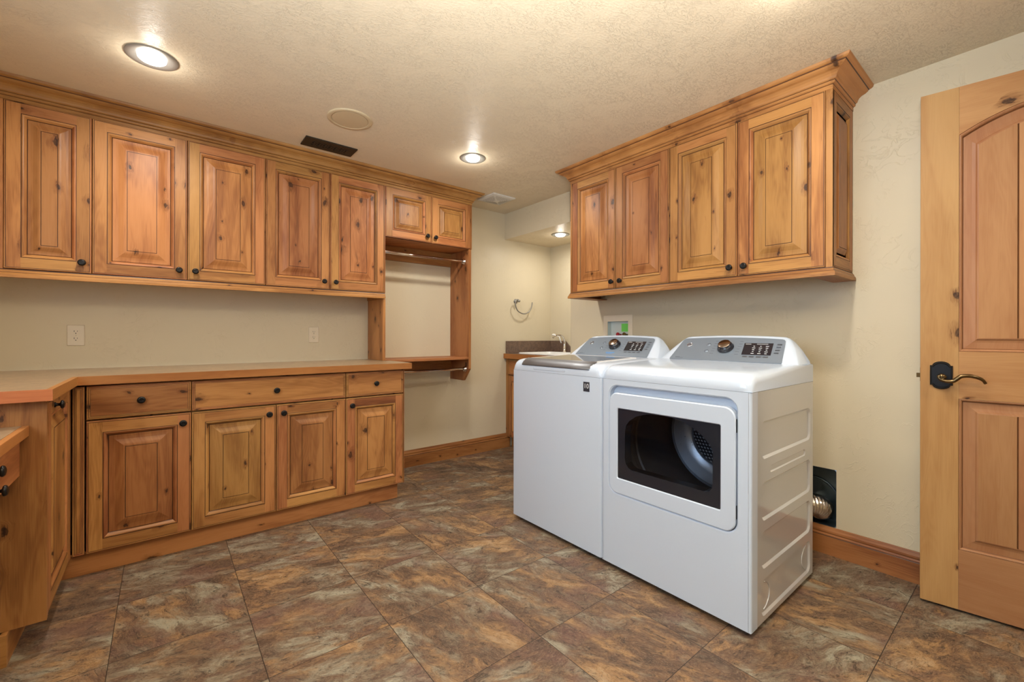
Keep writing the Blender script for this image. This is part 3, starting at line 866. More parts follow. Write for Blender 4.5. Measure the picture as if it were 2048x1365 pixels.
def make_console(parent, washer):
    c = console_mesh().build('console', WHITE, parent, smooth_angle=50)
    m = MB()
    pts = [(-0.272, -0.005), (0.272, -0.005), (0.274, 0.03), (0.268, 0.25), (0.262, 0.5), (0.256, 0.72), (0.2525, 0.84), (0.247, 0.885), (0.236, 0.91)]
    n = 10
    top = [(0.236 - 0.472 * k / n, 0.91 + 0.065 * (1 - (2 * k / n - 1) ** 2)) for k in range(1, n)]
    pts = pts + top + [(-x, s) for x, s in pts[::-1][:-2]]
    pts = [(x, s) for x, s in pts]
    A = [slant(x, s, 0.0003) for x, s in pts]; B = [slant(x, s, 0.0022) for x, s in pts]
    m.plate(pts, [], lambda u, v: slant(u, v, 0.0022)); m.band(A, B)
    for k in range(6):
        w = 0.018 - 0.001 * (k % 3)
        bar(m, -0.070, 0.27 + k * 0.105, -0.070 + w, 0.282 + k * 0.105, 0.0022, 0.0002, 1)
        bar(m, 0.052, 0.27 + k * 0.105, 0.052 + w, 0.282 + k * 0.105, 0.0022, 0.0002, 1)
    for k in range(2):
        bar(m, -0.245, 0.055 + k * 0.03, -0.200 - k * 0.02, 0.066 + k * 0.03, 0.0022, 0.0002, 1)
    if washer:
        bar(m, -0.035, 0.135, 0.030, 0.165, 0.0022, 0.0002, 2); bar(m, -0.028, 0.09, 0.018, 0.105, 0.0022, 0.0002, 2)
    m.build('control_panel', [SILVER_BLUE, PRINT, PRINT_B], c)
    # dial
    m = MB()
    prof = [(0.0005, 0.0), (0.039, 0.0), (0.0395, 0.004), (0.036, 0.006), (0.035, 0.016), (0.034, 0.019), (0.0325, 0.019), (0.0310, 0.0192), (0.0295, 0.0300), (0.0275, 0.0315), (0.0005, 0.0318)]
    m.lathe(prof, axis='z', seg=36, mfun=lambda i: 1 if i >= 8 else 0)
    d = m.build('dial', [BLACKG, DIALTOP], c)
    d.data.transform(on_slant(-0.003, 0.52, 0.0022))
    # display with small print
    m = MB(); sh = -0.02
    bar(m, 0.092, 0.27, 0.222, 0.735, 0.0022, 0.0012, 0, sh)
    for (cx, n_) in ((0.140, 5), (0.170, 5), (0.199, 5)):
        for k in range(n_):
            w = 0.007 + 0.0035 * ((k * 7 + int(cx * 1000)) % 3)
            bar(m, cx - w / 2, 0.315 + k * 0.072, cx + w / 2, 0.333 + k * 0.072, 0.0034, 0.0002, 1, sh)
    bar(m, 0.098, 0.685, 0.124, 0.700, 0.0034, 0.0002, 1, sh); bar(m, 0.150, 0.690, 0.200, 0.702, 0.0034, 0.0002, 1, sh)
    m.build('display', [BLACKG, PRINT_W], c)
    # buttons and printed scale marks
    for (bx_, bs) in ((-0.098, 0.645), (-0.094, 0.375)):
        m = MB(); m.lathe([(0.0005, 0.0), (0.0105, 0.0), (0.0105, 0.0006), (0.0088, 0.0006), (0.0085, 0.0012), (0.0005, 0.0016)], axis='z', seg=24, mfun=lambda i: 1 if i in (2,) else 0)
        b = m.build('button', [SILVER_BLUE, PRINT], c); b.data.transform(on_slant(bx_, bs, 0.0022))
    for (x0, s0, w) in [(0.094 + k * 0.031, 0.175, 0.022) for k in range(4)] + [(0.2255, 0.335 + k * 0.11, 0.020) for k in range(4)]:
        m = MB(); bar(m, x0, s0, x0 + w, s0 + 0.055, 0.0021, 0.0001, 0); bar(m, x0 + 0.004, s0 + 0.02, x0 + w - 0.004, s0 + 0.035, 0.0023, 0.0002, 1)
        m.build('button', [SILVER, PRINT], c)
    # round monogram badge
    m = MB(); m.lathe([(0.0005, 0.0), (0.0145, 0.0), (0.0145, 0.0015), (0.0125, 0.0024), (0.0118, 0.0018), (0.0005, 0.0018)], axis='z', seg=32, mfun=lambda i: 0 if i < 4 else 1)
    b = m.build('logo_badge', [CHROME, PRINT], c); b.data.transform(on_slant(-0.203, 0.635, 0.0022))
    text_mesh('logo_letters', 'GE', 0.0135, CHROME, c, on_slant(-0.203, 0.635, 0.0042), 0.0003)
    return c

def feet(parent):
    for (x, y) in ((-0.30, 0.05), (0.30, 0.05), (-0.30, 0.61), (0.30, 0.61)):
        m = MB(); m.lathe([(0.0005, 0.0005), (0.022, 0.0005), (0.022, 0.012), (0.012, 0.014), (0.012, 0.0245), (0.0005, 0.0245)], origin=(x, y, 0), axis='z', seg=18)
        m.build('foot', BLACK, parent)

MX = 1.669
# ---- dryer
dr = empty('clothes_dryer', (MX, 1.017, 0), -PI / 2, 'white front-loading clothes dryer with a dark glass door window, nearest the open door', 'dryer')
HW = 0.343
ZB, ZT = 0.022, 0.901
# body: sides with embossed panels, back, bottom
m = MB()
def side_plate(m, xs, sgn):
    holes = []
    specs = [(0.092, 0.640, 0.626, 0.785), (0.092, 0.405, 0.626, 0.552), (0.092, 0.222, 0.626, 0.366), (0.092, 0.042, 0.626, 0.183)]
    for s in specs: holes.append(rrect(s[0], s[1], s[2], s[3], 0.030))
    holes.append(rrect(0.172, 0.578, 0.560, 0.606, 0.012))
    m.plate([(0.054, ZB), (0.66, ZB), (0.66, ZT), (0.054, ZT)], holes, lambda u, v: (xs, u, v))
    for i, L in enumerate(holes):
        cx = sum(p[0] for p in L) / len(L); cz = sum(p[1] for p in L) / len(L)
        if i < 4: s = specs[i]; L2 = rrect(s[0] + 0.009, s[1] + 0.009, s[2] - 0.009, s[3] - 0.009, 0.023)
        else: L2 = rrect(0.176, 0.582, 0.556, 0.602, 0.009)
        dp = 0.0065 if i < 4 else 0.004
        m.band([(xs, *p) for p in L], [(xs - sgn * dp, *p) for p in L2], smooth=False)
        if i == 3:
            # two half-moon ridges in the lowest panel
            m.plate(L2, [], lambda u, v: (xs - sgn * dp, u, v))
            for (cy, s2) in ((0.118, 1), (0.600, -1)):
                pp = [(cy + s2 * (0.075 * math.cos(a) - 0.01), 0.113 + 0.055 * math.sin(a)) for a in [(-75 + 150 * k / 16) * PI / 180 for k in range(17)]]
                m.tube([(xs - sgn * (dp - 0.0008), y, z) for y, z in pp], 0.0018, seg=6)
        else:
            m.plate(L2, [], lambda u, v: (xs - sgn * dp, u, v))
for sgn in (1, -1):
    side_plate(m, sgn * HW, sgn)
m.face([(-HW, 0.66, ZB), (HW, 0.66, ZB), (HW, 0.66, ZT), (-HW, 0.66, ZT)])
m.face([(-HW, 0.0, ZB), (HW, 0.0, ZB), (HW, 0.66, ZB), (-HW, 0.66, ZB)])
m.build('body', WHITE_SIDE, dr)
# front panel wrapping the corners, recess for the door, round drum opening
m = MB()
r = 0.010
REC = rrect(-0.304, 0.360, 0.297, 0.878, 0.050, 8)
out = [(-HW + r, ZB), (HW - r, ZB), (HW - r, ZT), (-HW + r, ZT)]
m.plate(out, [REC], lambda u, v: (u, 0.0, v))
REC2 = rrect(-0.2985, 0.3655, 0.2915, 0.8725, 0.045, 8)
m.band([(p[0], 0.0, p[1]) for p in REC], [(p[0], 0.006, p[1]) for p in REC2], smooth=True)
m.band([(p[0], 0.006, p[1]) for p in REC2], [(p[0], 0.034, p[1]) for p in REC2])
DC = (0.0, 0.605)
HOLE = circle(DC[0], DC[1], 0.228, 48)
m.plate(REC2, [HOLE], lambda u, v: (u, 0.034, v))
m.band([(p[0], 0.034, p[1]) for p in HOLE], [(p[0], 0.050, p[1]) for p in circle(DC[0], DC[1], 0.226, 48)])
for sx in (-1, 1):
    arcp = [(sx * (HW + 0.0008 - r + r * math.sin(a)), r - r * math.cos(a)) for a in [k / 5 * PI / 2 for k in range(6)]] + [(sx * (HW + 0.0008), 0.054), (sx * HW, 0.055)]
    m.grid([[(x, y, ZB) for x, y in arcp], [(x, y, ZT) for x, y in arcp]], smooth=True)
m.face([(-HW, 0, ZT), (HW, 0, ZT), (HW, 0.054, ZT), (-HW, 0.054, ZT)])
m.build('front_panel', WHITE, dr, smooth_angle=35)
deck_mesh().build('top_deck', WHITE, dr, smooth_angle=55)
make_console(dr, False)
# door
DO = rrect(-0.2955, 0.3685, 0.2885, 0.8400, 0.043, 8)
DI = rrect(-0.2915, 0.3725, 0.2845, 0.8360, 0.039, 8)
WN = rrect(-0.2525, 0.4375, 0.2355, 0.7715, 0.008, 8)
WN2 = rrect(-0.2490, 0.4410, 0.2320, 0.7680, 0.006, 8)
m = MB()
m.plate(DI, [WN], lambda u, v: (u, -0.005, v))
m.band([(p[0], -0.005, p[1]) for p in DI], [(p[0], -0.001, p[1]) for p in DO], smooth=True)
m.band([(p[0], -0.001, p[1]) for p in DO], [(p[0], 0.024, p[1]) for p in DO])
m.plate(DO, [WN2], lambda u, v: (u, 0.024, v))
m.band([(p[0], -0.005, p[1]) for p in WN], [(p[0], -0.001, p[1]) for p in WN2])
m.band([(p[0], -0.001, p[1]) for p in WN2], [(p[0], 0.024, p[1]) for p in WN2])
dd = m.build('door', WHITE, dr, smooth_angle=35)
CL = [(-0.211, 0.66), (-0.211, 0.54), (-0.206, 0.517), (-0.192, 0.500), (-0.172, 0.493), (0.0, 0.493), (0.165, 0.493), (0.186, 0.499), (0.198, 0.513), (0.201, 0.535), (0.201, 0.60), (0.201, 0.655), (0.190, 0.682), (0.160, 0.712), (0.120, 0.737), (0.075, 0.755), (0.03, 0.764), (-0.04, 0.766), (-0.10, 0.760), (-0.150, 0.742), (-0.187, 0.716), (-0.206, 0.690)]
m = MB(); m.plate(WN2, [CL], lambda u, v: (u, 0.0005, v)); m.band([(p[0], 0.0005, p[1]) for p in CL], [(p[0], 0.003, p[1]) for p in CL])
m.plate(WN2, [CL], lambda u, v: (u, 0.003, v))
m.build('window_border', BLACKG, dd)
m = MB(); m.plate(CL, [], lambda u, v: (u, 0.0016, v)); m.build('window_glass', TINT, dd)
m = MB(); m.band([(p[0], 0.003, p[1]) for p in CL], [(p[0], 0.050, p[1]) for p in CL]); m.build('window_collar', BLACK, dd)
for zc in (0.772, 0.448):
    m = MB(); m.box((0.2890, 0.002, zc - 0.025), (0.2912, 0.012, zc + 0.025), 0); m.build('hinge', BLACK, dd)
# drum
m = MB()
dprof = [(0.230, 0.050), (0.262, 0.052), (0.270, 0.060)]
m.lathe([(r_, -y_) for r_, y_ in dprof], origin=(DC[0], 0, DC[1]), axis='-y', seg=64)
prof = [(0.270, 0.060), (0.270, 0.12), (0.262, 0.125), (0.262, 0.135), (0.270, 0.14), (0.270, 0.165), (0.262, 0.170), (0.262, 0.180), (0.270, 0.185), (0.270, 0.50), (0.256, 0.505)]
m.lathe([(r_, -y_) for r_, y_ in prof], origin=(DC[0], 0, DC[1]), axis='-y', seg=64)
dm = m.build('drum', DRUM, dr, smooth_angle=40)
m = MB()
m.lathe([(r_, -y_) for r_, y_ in [(0.256, 0.500), (0.245, 0.480), (0.200, 0.492), (0.160, 0.500), (0.152, 0.507), (0.150, 0.512)]], origin=(DC[0], 0, DC[1]), axis='-y', seg=64)
m.build('back_ring', FLANGE, dm, smooth_angle=60)
m = MB()
m.plate(circle(DC[0], DC[1], 0.150, 48), [], lambda u, v: (u, 0.510, v))
m.build('back_plate', PERF, dm)
feet(dr)

# ---- washer
wa = empty('washing_machine', (MX, 1.706, 0), -PI / 2, 'white top-loading washing machine with a tinted lid, left of the dryer', 'washing machine')
m = MB()
r = 0.012
out = []
sect = []
for (cx, cy, a0) in ((HW - r, r, -PI/2), (HW - 0.002, 0.658, 0), (-HW + 0.002, 0.658, PI/2), (-HW + r, r, PI)):
    rr = r if cy < 0.1 else 0.002
    for k in range(5):
        a = a0 + k / 4 * PI / 2; sect.append((cx + rr * math.cos(a), cy + rr * math.sin(a)))
m.grid([[(x, y, ZB) for x, y in sect], [(x, y, ZT) for x, y in sect]], smooth=True, close_v=True)
m.plate(sect, [], lambda u, v: (u, v, ZB)); m.plate(sect, [], lambda u, v: (u, v, ZT))
m.build('body', WHITE, wa, smooth_angle=35)
deck_mesh().build('top_deck', WHITE, wa, smooth_angle=55)
make_console(wa, True)
# lid: glass with silver front edge, following the deck slope
def dz(y): return 0.9725 + (y - 0.12) * (0.984 - 0.9725) / 0.35
m = MB()
lid = rrect(-0.262, 0.048, 0.262, 0.415, 0.02)
A = [(p[0], p[1], dz(p[1]) - 0.004) for p in lid]; B = [(p[0], p[1], dz(p[1]) + 0.004) for p in lid]
g2 = rrect(-0.240, 0.065, 0.240, 0.385, 0.012); B2 = [(p[0], p[1], dz(p[1]) + 0.0045) for p in g2]
m.band(A, B); m.band(B, B2)
m.plate(g2, [], lambda u, v: (u, v, dz(v) + 0.0045), 1)
ld = m.build('lid', [WHITE_P, LID_GLASS], wa)
m = MB()
st = [(0.050, 0.9765), (0.040, 0.9735), (0.024, 0.966), (0.010, 0.9565), (0.001, 0.944), (-0.003, 0.938), (-0.0015, 0.935)]
rows = []
for i, (y, z) in enumerate(st):
    w = 0.266 + 0.002 * i - (0.004 if i > 4 else 0)
    rows.append([(u * w, y + 0.012 * max(0, abs(u) - 0.93) / 0.07, z) for u in (-1, -0.97, -0.93, -0.5, 0, 0.5, 0.93, 0.97, 1)])
m.grid(rows, smooth=True)
m.build('front_strip', SILVER, ld)
m = MB(); pk = rrect(-0.155, 0.914, 0.100, 0.930, 0.006); pk2 = rrect(-0.152, 0.916, 0.097, 0.928, 0.005)
m.band([(p[0], -0.0012, p[1]) for p in pk], [(p[0], -0.0032, p[1]) for p in pk2]); m.plate(pk2, [], lambda u, v: (u, -0.0032, v))
m.build('lid_grip', WHITE, wa)
m = MB(); m.box((0.226, -0.0012, 0.826), (0.266, 0.0005, 0.875), 0); bd = m.build('badge', plain('badge_dark', (0.035, 0.04, 0.055), 0.3), wa)
bd['label'] = 'dark square sticker reading 10'
text_mesh('badge_number', '10', 0.034, PRINT_W, bd, Matrix.Translation((0.246, -0.0016, 0.853)) @ Matrix.Rotation(PI / 2, 4, 'X'), 0.0002)
feet(wa)

# ------------------------------------------------------------------ washer outlet box in the right wall
ob = empty('washer_outlet_box', (XR, 2.009, 1.045), -PI / 2, 'recessed white water box with green sticker in the wall behind the washer', 'outlet box')
# local x = -world y ; local y = +world x ; local z from 1.045
m = MB()
fo = rrect(-0.131, -0.040, 0.131, 0.217, 0.002, 2); fi = rrect(-0.0935, 0.0, 0.0935, 0.1715, 0.002, 2)
m.plate(fo, [fi], lambda u, v: (u, -0.004, v)); m.band([(p[0], -0.004, p[1]) for p in fo], [(p[0], -0.0005, p[1]) for p in fo]); m.band([(p[0], -0.004, p[1]) for p in fi], [(p[0], 0.002, p[1]) for p in fi])
m.build('face_frame', plain('cream_frame', (0.86, 0.76, 0.60), 0.4), ob)
m = MB(); b0, b1 = -0.0930, 0.0930
D = 0.040
m.face([(b0, 0, 0.0), (b0, D, 0.0), (b0, D, 0.171), (b0, 0, 0.171)]); m.face([(b1, 0, 0.0), (b1, D, 0.0), (b1, D, 0.171), (b1, 0, 0.171)])
m.face([(b0, D, 0.0), (b1, D, 0.0), (b1, D, 0.171), (b0, D, 0.171)]); m.face([(b0, 0, 0.171), (b1, 0, 0.171), (b1, D, 0.171), (b0, D, 0.171)]); m.face([(b0, 0, 0.0), (b1, 0, 0.0), (b1, D, 0.0), (b0, D, 0.0)])
m.build('box', BOXW, ob)
m = MB(); m.box((0.004, D - 0.002, 0.094), (0.088, D - 0.0005, 0.154)); g_ = m.build('sticker', GREEN, ob); g_['label'] = 'green sticker'
for (x, mt, lb) in ((0.005, RED, 'red valve handle'), (0.062, VALVE_D, 'dark brass valve handle')):
    m = MB(); m.lathe([(0.0005, 0.016), (0.005, 0.016), (0.005, 0.034), (0.014, 0.036), (0.016, 0.046), (0.011, 0.052), (0.0005, 0.054)], origin=(x, 0.036, 0.073), axis='-y', seg=10, smooth=False)
    m.lathe([(0.008, -0.045), (0.008, 0.012), (0.0005, 0.013)], origin=(x, 0.026, 0.064), axis='z', seg=12)
    v = m.build('valve', mt, ob); v['label'] = lb
m = MB(); m.lathe([(0.011, 0.0), (0.011, 0.030), (0.008, 0.032), (0.008, 0.006), (0.0005, 0.006)], origin=(-0.055, 0.012, 0.0005), axis='z', seg=20)
m.build('drain_collar', GALV, ob)

# ------------------------------------------------------------------ dryer vent box and duct
vb = empty('dryer_vent_box', (XR, 0.0, 0.0), 0, 'dark galvanised vent box sunk in the wall beside the dryer', 'vent box')
m = MB()
y0, z0_, y1, z1_ = VENT_H; y0 += 0.001; z0_ += 0.001; y1 -= 0.001; z1_ -= 0.001; D = 0.11
arcs = []
outl = rrect(y0, z0_, y1, z1_, 0.012, 4)
m.band([(0.0, p[0], p[1]) for p in outl], [(D, p[0], p[1]) for p in outl], smooth=True)
m.plate(outl, [], lambda u, v: (D, u, v))
# pressed curved ribs in the back
for rr in (0.15,):
    m.tube([(D - 0.002, 0.80 + rr * math.cos(a) * 0.9, 0.20 + rr * math.sin(a)) for a in [k / 14 * PI * 0.95 for k in range(15)]], 0.006, seg=6)
m.build('box', GALV, vb)
m = MB()
cp = [(2.345, 1.060, 0.110), (2.40, 1.052, 0.112), (2.46, 1.02, 0.125), (2.51, 0.955, 0.150), (2.55, 0.875, 0.190), (2.580, 0.805, 0.232), (2.618, 0.757, 0.238), (2.660, 0.736, 0.222), (2.692, 0.750, 0.203), (2.698, 0.79, 0.198)]
# resample
def catmull(P, n):
    out = []
    for i in range(len(P) - 1):
        p0 = Vector(P[max(0, i-1)]); p1 = Vector(P[i]); p2 = Vector(P[i+1]); p3 = Vector(P[min(len(P)-1, i+2)])
        for k in range(n):
            t = k / n
            out.append(0.5 * ((2*p1) + (-p0+p2)*t + (2*p0-5*p1+4*p2-p3)*t*t + (-p0+3*p1-3*p2+p3)*t**3))
    out.append(Vector(P[-1])); return out
cpp = catmull(cp, 20)
m.tube(cpp, lambda i: 0.0515 if i % 4 in (0, 1) else 0.0560, seg=28, smooth=True, caps=False)
tag(m.build('vent_duct', FOIL), 'silver corrugated foil duct bending into the vent box behind the dryer', 'duct')

# ------------------------------------------------------------------ sink vanity in the alcove
vc = empty('sink_cabinet', (2.662, YB_ - 0.002, 0), -PI / 2, 'wooden sink cabinet in the alcove behind the washing machine', 'cabinet')
m = MB(); m.box((0.0, 0.021, BB), (0.872, 0.040, 0.879), 0); m.box((0.0, 0.040, BB), (0.018, 0.605, 0.879), 0); m.box((0.854, 0.040, BB), (0.872, 0.605, 0.879), 0); m.box((0.018, 0.040, BB), (0.854, 0.605, BB + 0.018), 3); m.box((0.0, 0.001, BB), (0.034, 0.021, 0.879), 0, 0.3); m.box((0.02, 0.06, 0.0005), (0.86, 0.08, BB), 1)
m.build('body', WOODS, vc)
for i in range(2):
    o = door_mesh(0.417, 0.61, bev=0.046).build('door', WOODS, vc); o.location = (0.036 + i * 0.418, 0, BB); knob(o, 0.38 if i == 0 else 0.037, 0.565)
    o = drawer_mesh(0.417, 0.152).build('drawer', WOODS, vc); o.location = (0.036 + i * 0.418, 0, 0.722)
m = MB()
SK = rrect(2.742, 2.615, 3.150, 3.270, 0.05, 6)
cto = [(2.632, 2.502), (XA - 0.001, 2.502), (XA - 0.001, YB_ - 0.001), (2.632, YB_ - 0.001)]
m.plate(cto, [SK], lambda u, v: (u, v, 0.930), 0); m.plate(cto, [SK], lambda u, v: (u, v, 0.881), 0)
m.band([(*p, 0.930) for p in SK], [(*p, 0.881) for p in SK])
for i in range(4):
    j = (i + 1) % 4
    m.face([(*cto[i], 0.881), (*cto[j], 0.881), (*cto[j], 0.930), (*cto[i], 0.930)], 1 if i == 3 else 0)
tag(m.build('countertop', [GRAN, EDGE_Y]), 'small sink countertop with dark wood edge in the alcove', 'countertop')
bs = empty('backsplash', (0, 0, 0), 0, 'low speckled brown granite backsplash round the sink in the alcove corner', 'backsplash')
m = MB(); m.box((2.659, YB_ - 0.018, 0.9305), (XA - 0.019, YB_ - 0.0005, 1.053), 0, 0, bev=0.001); m.build('back_strip', GRAN, bs)
m = MB(); q = [(YB_ - 0.0005, 0.9305), (2.98, 0.9305), (2.98, 0.945), (3.075, 0.990), (3.145, 1.053), (YB_ - 0.0005, 1.053)]
m.plate(q, [], lambda u, v: (XA - 0.018, u, v)); m.plate(q, [], lambda u, v: (XA - 0.0005, u, v)); m.band([(XA - 0.018, *p) for p in q], [(XA - 0.0005, *p) for p in q])
m.build('side_strip', GRAN, bs)
# sink: rim and basin
m = MB()
def lp(x0, y0, x1, y1, r_, z): return [(*p, z) for p in rrect(x0, y0, x1, y1, r_, 6)]
L = [lp(2.722, 2.595, 3.170, 3.290, 0.06, 0.9310), lp(2.722, 2.595, 3.170, 3.290, 0.06, 0.938), lp(2.727, 2.600, 3.165, 3.285, 0.055, 0.943), lp(2.752, 2.625, 3.140, 3.260, 0.045, 0.941), lp(2.762, 2.635, 3.130, 3.250, 0.05, 0.90), lp(2.79, 2.665, 3.10, 3.22, 0.06, 0.68)]
for a, b in zip(L, L[1:]): m.band(a, b, smooth=True)
m.plate(rrect(2.79, 2.665, 3.10, 3.22, 0.06, 6), [], lambda u, v: (u, v, 0.68))
tag(m.build('sink', PORC, smooth_angle=50), 'white drop-in sink with a raised rim, mostly hidden behind the washing machine', 'sink')
fc = empty('faucet', (3.205, 3.10, 0.931), 0, 'chrome and white faucet at the back of the alcove sink', 'faucet')
m = MB(); m.lathe([(0.0005, 0.0), (0.026, 0.0), (0.026, 0.008), (0.014, 0.02), (0.012, 0.13), (0.014, 0.135), (0.0005, 0.14)], axis='z', seg=20); m.build('base', CHROME, fc)
m = MB(); sp_ = catmull([(0, 0, 0.10), (-0.01, 0.0, 0.155), (-0.05, 0.01, 0.185), (-0.10, 0.03, 0.180), (-0.125, 0.04, 0.155)], 8); m.tube(sp_, 0.0085, seg=12); m.build('spout', CHROME, fc)
m = MB(); m.tube([(0.0, 0.045, 0.10), (0.0, 0.075, 0.165), (-0.01, 0.125, 0.183)], 0.006, seg=10); m.lathe([(0.0005, -0.007), (0.020, -0.006), (0.024, 0.002), (0.016, 0.011), (0.0005, 0.013)], origin=(-0.012, 0.14, 0.184), axis='z', seg=18)
m.build('handle', PORC, fc)

# towel ring
tr_ = empty('towel_ring', (0, 0, 0), 0, 'open chrome towel ring on the wall left of the sink alcove corner', 'towel ring')
m = MB(); m.lathe([(0.0005, 0.0), (0.024, 0.0), (0.024, 0.004), (0.018, 0.009), (0.010, 0.014), (0.009, 0.045), (0.013, 0.047), (0.013, 0.058), (0.0005, 0.060)], origin=(2.786, YB_ - 0.0005, 1.455), axis='-y', seg=24); m.build('wall_post', NICKEL, tr_)
m = MB()
pts = [(2.790, 1.455), (2.768, 1.470), (2.750, 1.456), (2.742, 1.43), (2.748, 1.395), (2.770, 1.358), (2.81, 1.336), (2.856, 1.329), (2.900, 1.340), (2.935, 1.368), (2.957, 1.408), (2.965, 1.450)]
m.tube(catmull([(x, YB_ - 0.052, z) for x, z in pts], 6), 0.0062, seg=10); m.build('ring', NICKEL, tr_)

# ------------------------------------------------------------------ wall outlets
def outlet(cx, cz, label):
    o = empty('wall_outlet', (cx, YB_, cz), 0, label, 'electrical outlet')
    m = MB(); a = rrect(-0.0355, -0.0575, 0.0355, 0.0575, 0.003, 3); b = rrect(-0.0325, -0.0545, 0.0325, 0.0545, 0.003, 3)
    m.band([(p[0], -0.0005, p[1]) for p in a], [(p[0], -0.003, p[1]) for p in a]); m.band([(p[0], -0.003, p[1]) for p in a], [(p[0], -0.006, p[1]) for p in b])
    m.plate(b, [], lambda u, v: (u, -0.006, v)); m.build('cover_plate', IVORY, o)
    for zc in (0.0195, -0.0195):
        m = MB(); L = [(0.0172 * math.cos(t), max(-0.0135, min(0.0135, 0.0172 * math.sin(t)))) for t in [k * 2 * PI / 28 for k in range(28)]]
        m.band([(p[0], -0.0058, zc + p[1]) for p in L], [(p[0], -0.0078, zc + p[1]) for p in L]); m.plate(L, [], lambda u, v: (u, -0.0078, zc + v))
        rc = m.build('receptacle', IVORY, o)
        m = MB()
        m.box((-0.0075, -0.0082, zc - 0.001), (-0.0052, -0.0077, zc + 0.008)); m.box((0.0052, -0.0082, zc + 0.0), (0.0072, -0.0077, zc + 0.007))
        m.lathe([(0.0005, 0.0077), (0.0026, 0.0077), (0.0026, 0.0082), (0.0005, 0.0082)], origin=(0, 0, zc - 0.0075), axis='-y', seg=12)
        m.build('slots', BLACK, rc)
    m = MB(); m.lathe([(0.0005, 0.006), (0.003, 0.006), (0.0025, 0.0075), (0.0005, 0.008)], axis='-y', seg=12); m.build('screw', IVORY, o)
outlet(-0.3715, 1.105, 'ivory duplex wall outlet above the counter near the left edge')
outlet(0.865, 1.111, 'small ivory wall outlet above the counter near the hanging station')

# ------------------------------------------------------------------ ceiling fixtures
def can(x, y, z, watts, label, r=0.092):
    o = empty('recessed_light', (x, y, z), 0, label, 'ceiling light', None)
    m = MB(); m.lathe([(r, -0.0002), (r, -0.004), (r * 0.94, -0.0065), (r * 0.78, -0.0055), (r * 0.60, -0.0025), (r * 0.53, -0.001)], axis='z', seg=48)
    m.build('trim_ring', NICKEL, o, smooth_angle=60)
    m = MB(); m.lathe([(r * 0.55, -0.002), (r * 0.54, -0.008), (r * 0.47, -0.014), (r * 0.30, -0.019), (0.0005, -0.023)], axis='z', seg=40)
    m.build('lens', LENS, o, smooth_angle=60)
    d = bpy.data.lights.new('lamp', 'AREA'); d.shape = 'DISK'; d.size = 0.11; d.energy = watts; d.color = CAN_COLOR; d.spread = PI * 0.98
    l = bpy.data.objects.new('lamp', d); link(l, o); l.location = (0, 0, -0.026)
    d = bpy.data.lights.new('lamp', 'POINT'); d.energy = CAN_GLOW_W * watts / CAN_W; d.color = CAN_COLOR; d.shadow_soft_size = 0.03
    l = bpy.data.objects.new('lamp', d); link(l, o); l.location = (0, 0, -0.060)
    return o
can(-0.036, 2.440, CZ, CAN_W, 'lit recessed ceiling light at the upper left, above the first cabinets')
can(1.640, 2.450, CZ, CAN_W, 'lit recessed ceiling light between the two cabinet groups', 0.085)
can(2.911, 2.871, SZ, ALCOVE_W, 'lit recessed light in the low soffit over the sink alcove', 0.085)
can(1.630, 0.520, CZ, CAN_W, 'recessed ceiling light just above the top edge of the frame')
can(1.63, -1.10, CZ, CAN_W, 'added recessed ceiling light, unseen behind the camera')  # added lamp out of view, gives fill from the camera side

sp_o = empty('ceiling_speaker', (0.813, 2.440, CZ), 0, 'round tan flush ceiling speaker between the ceiling light and the dark register', 'speaker')
m = MB(); m.lathe([(0.119, -0.0003), (0.119, -0.004), (0.114, -0.007), (0.100, -0.0075), (0.096, -0.006), (0.0955, -0.003)], axis='z', seg=56); m.build('rim', SPEAKER, sp_o, smooth_angle=60)
m = MB(); m.lathe([(0.0945, -0.003), (0.094, -0.0065), (0.06, -0.0075), (0.0005, -0.008)], axis='z', seg=56); m.build('grille', SPEAKER, sp_o, smooth_angle=60)

rg = empty('ceiling_register', (0.828, 2.872, CZ), 0, 'dark bronze scrollwork air register in the ceiling beside the crown moulding', 'air vent')
m = MB(); m.box((-0.135, -0.045, -0.0025), (0.135, 0.045, -0.0005)); m.build('black_backing', DUCT_DARK, rg)  # flat black backing paints the shade of a duct behind the grille
m = MB()
holes = []
for i in range(7):
    cx = -0.099 + i * 0.033
    for (dx, dy, rx, ry, a) in ((0.0, 0.024, 0.0095, 0.0055, 0.5), (0.0, -0.024, 0.0095, 0.0055, -0.5), (0.0, 0.0, 0.0062, 0.0105, 0.0), (0.0165, 0.0115, 0.0045, 0.0065, 0.7), (0.0165, -0.0115, 0.0045, 0.0065, -0.7), (0.0165, 0.031, 0.0028, 0.0028, 0), (0.0165, -0.031, 0.0028, 0.0028, 0)):
        if i == 6 and dx > 0: continue
        if i % 2 and dx == 0: a = -a
        holes.append([(cx + dx + rx * math.cos(t) * math.cos(a) - ry * math.sin(t) * math.sin(a), dy + rx * math.cos(t) * math.sin(a) + ry * math.sin(t) * math.cos(a)) for t in [k * 2 * PI / 12 for k in range(12)]])
oo = [(-0.155, -0.070), (0.155, -0.070), (0.155, 0.070), (-0.155, 0.070)]
m.plate(oo, holes, lambda u, v: (u, v, -0.007))
m.band([(*p, -0.007) for p in oo], [(*p, -0.0005) for p in oo])
for L in holes: m.band([(*p, -0.007) for p in L], [(*p, -0.004) for p in L])
m.build('scroll_grille', plain('register_bronze', (0.030, 0.022, 0.014), 0.5, 0.3), rg)

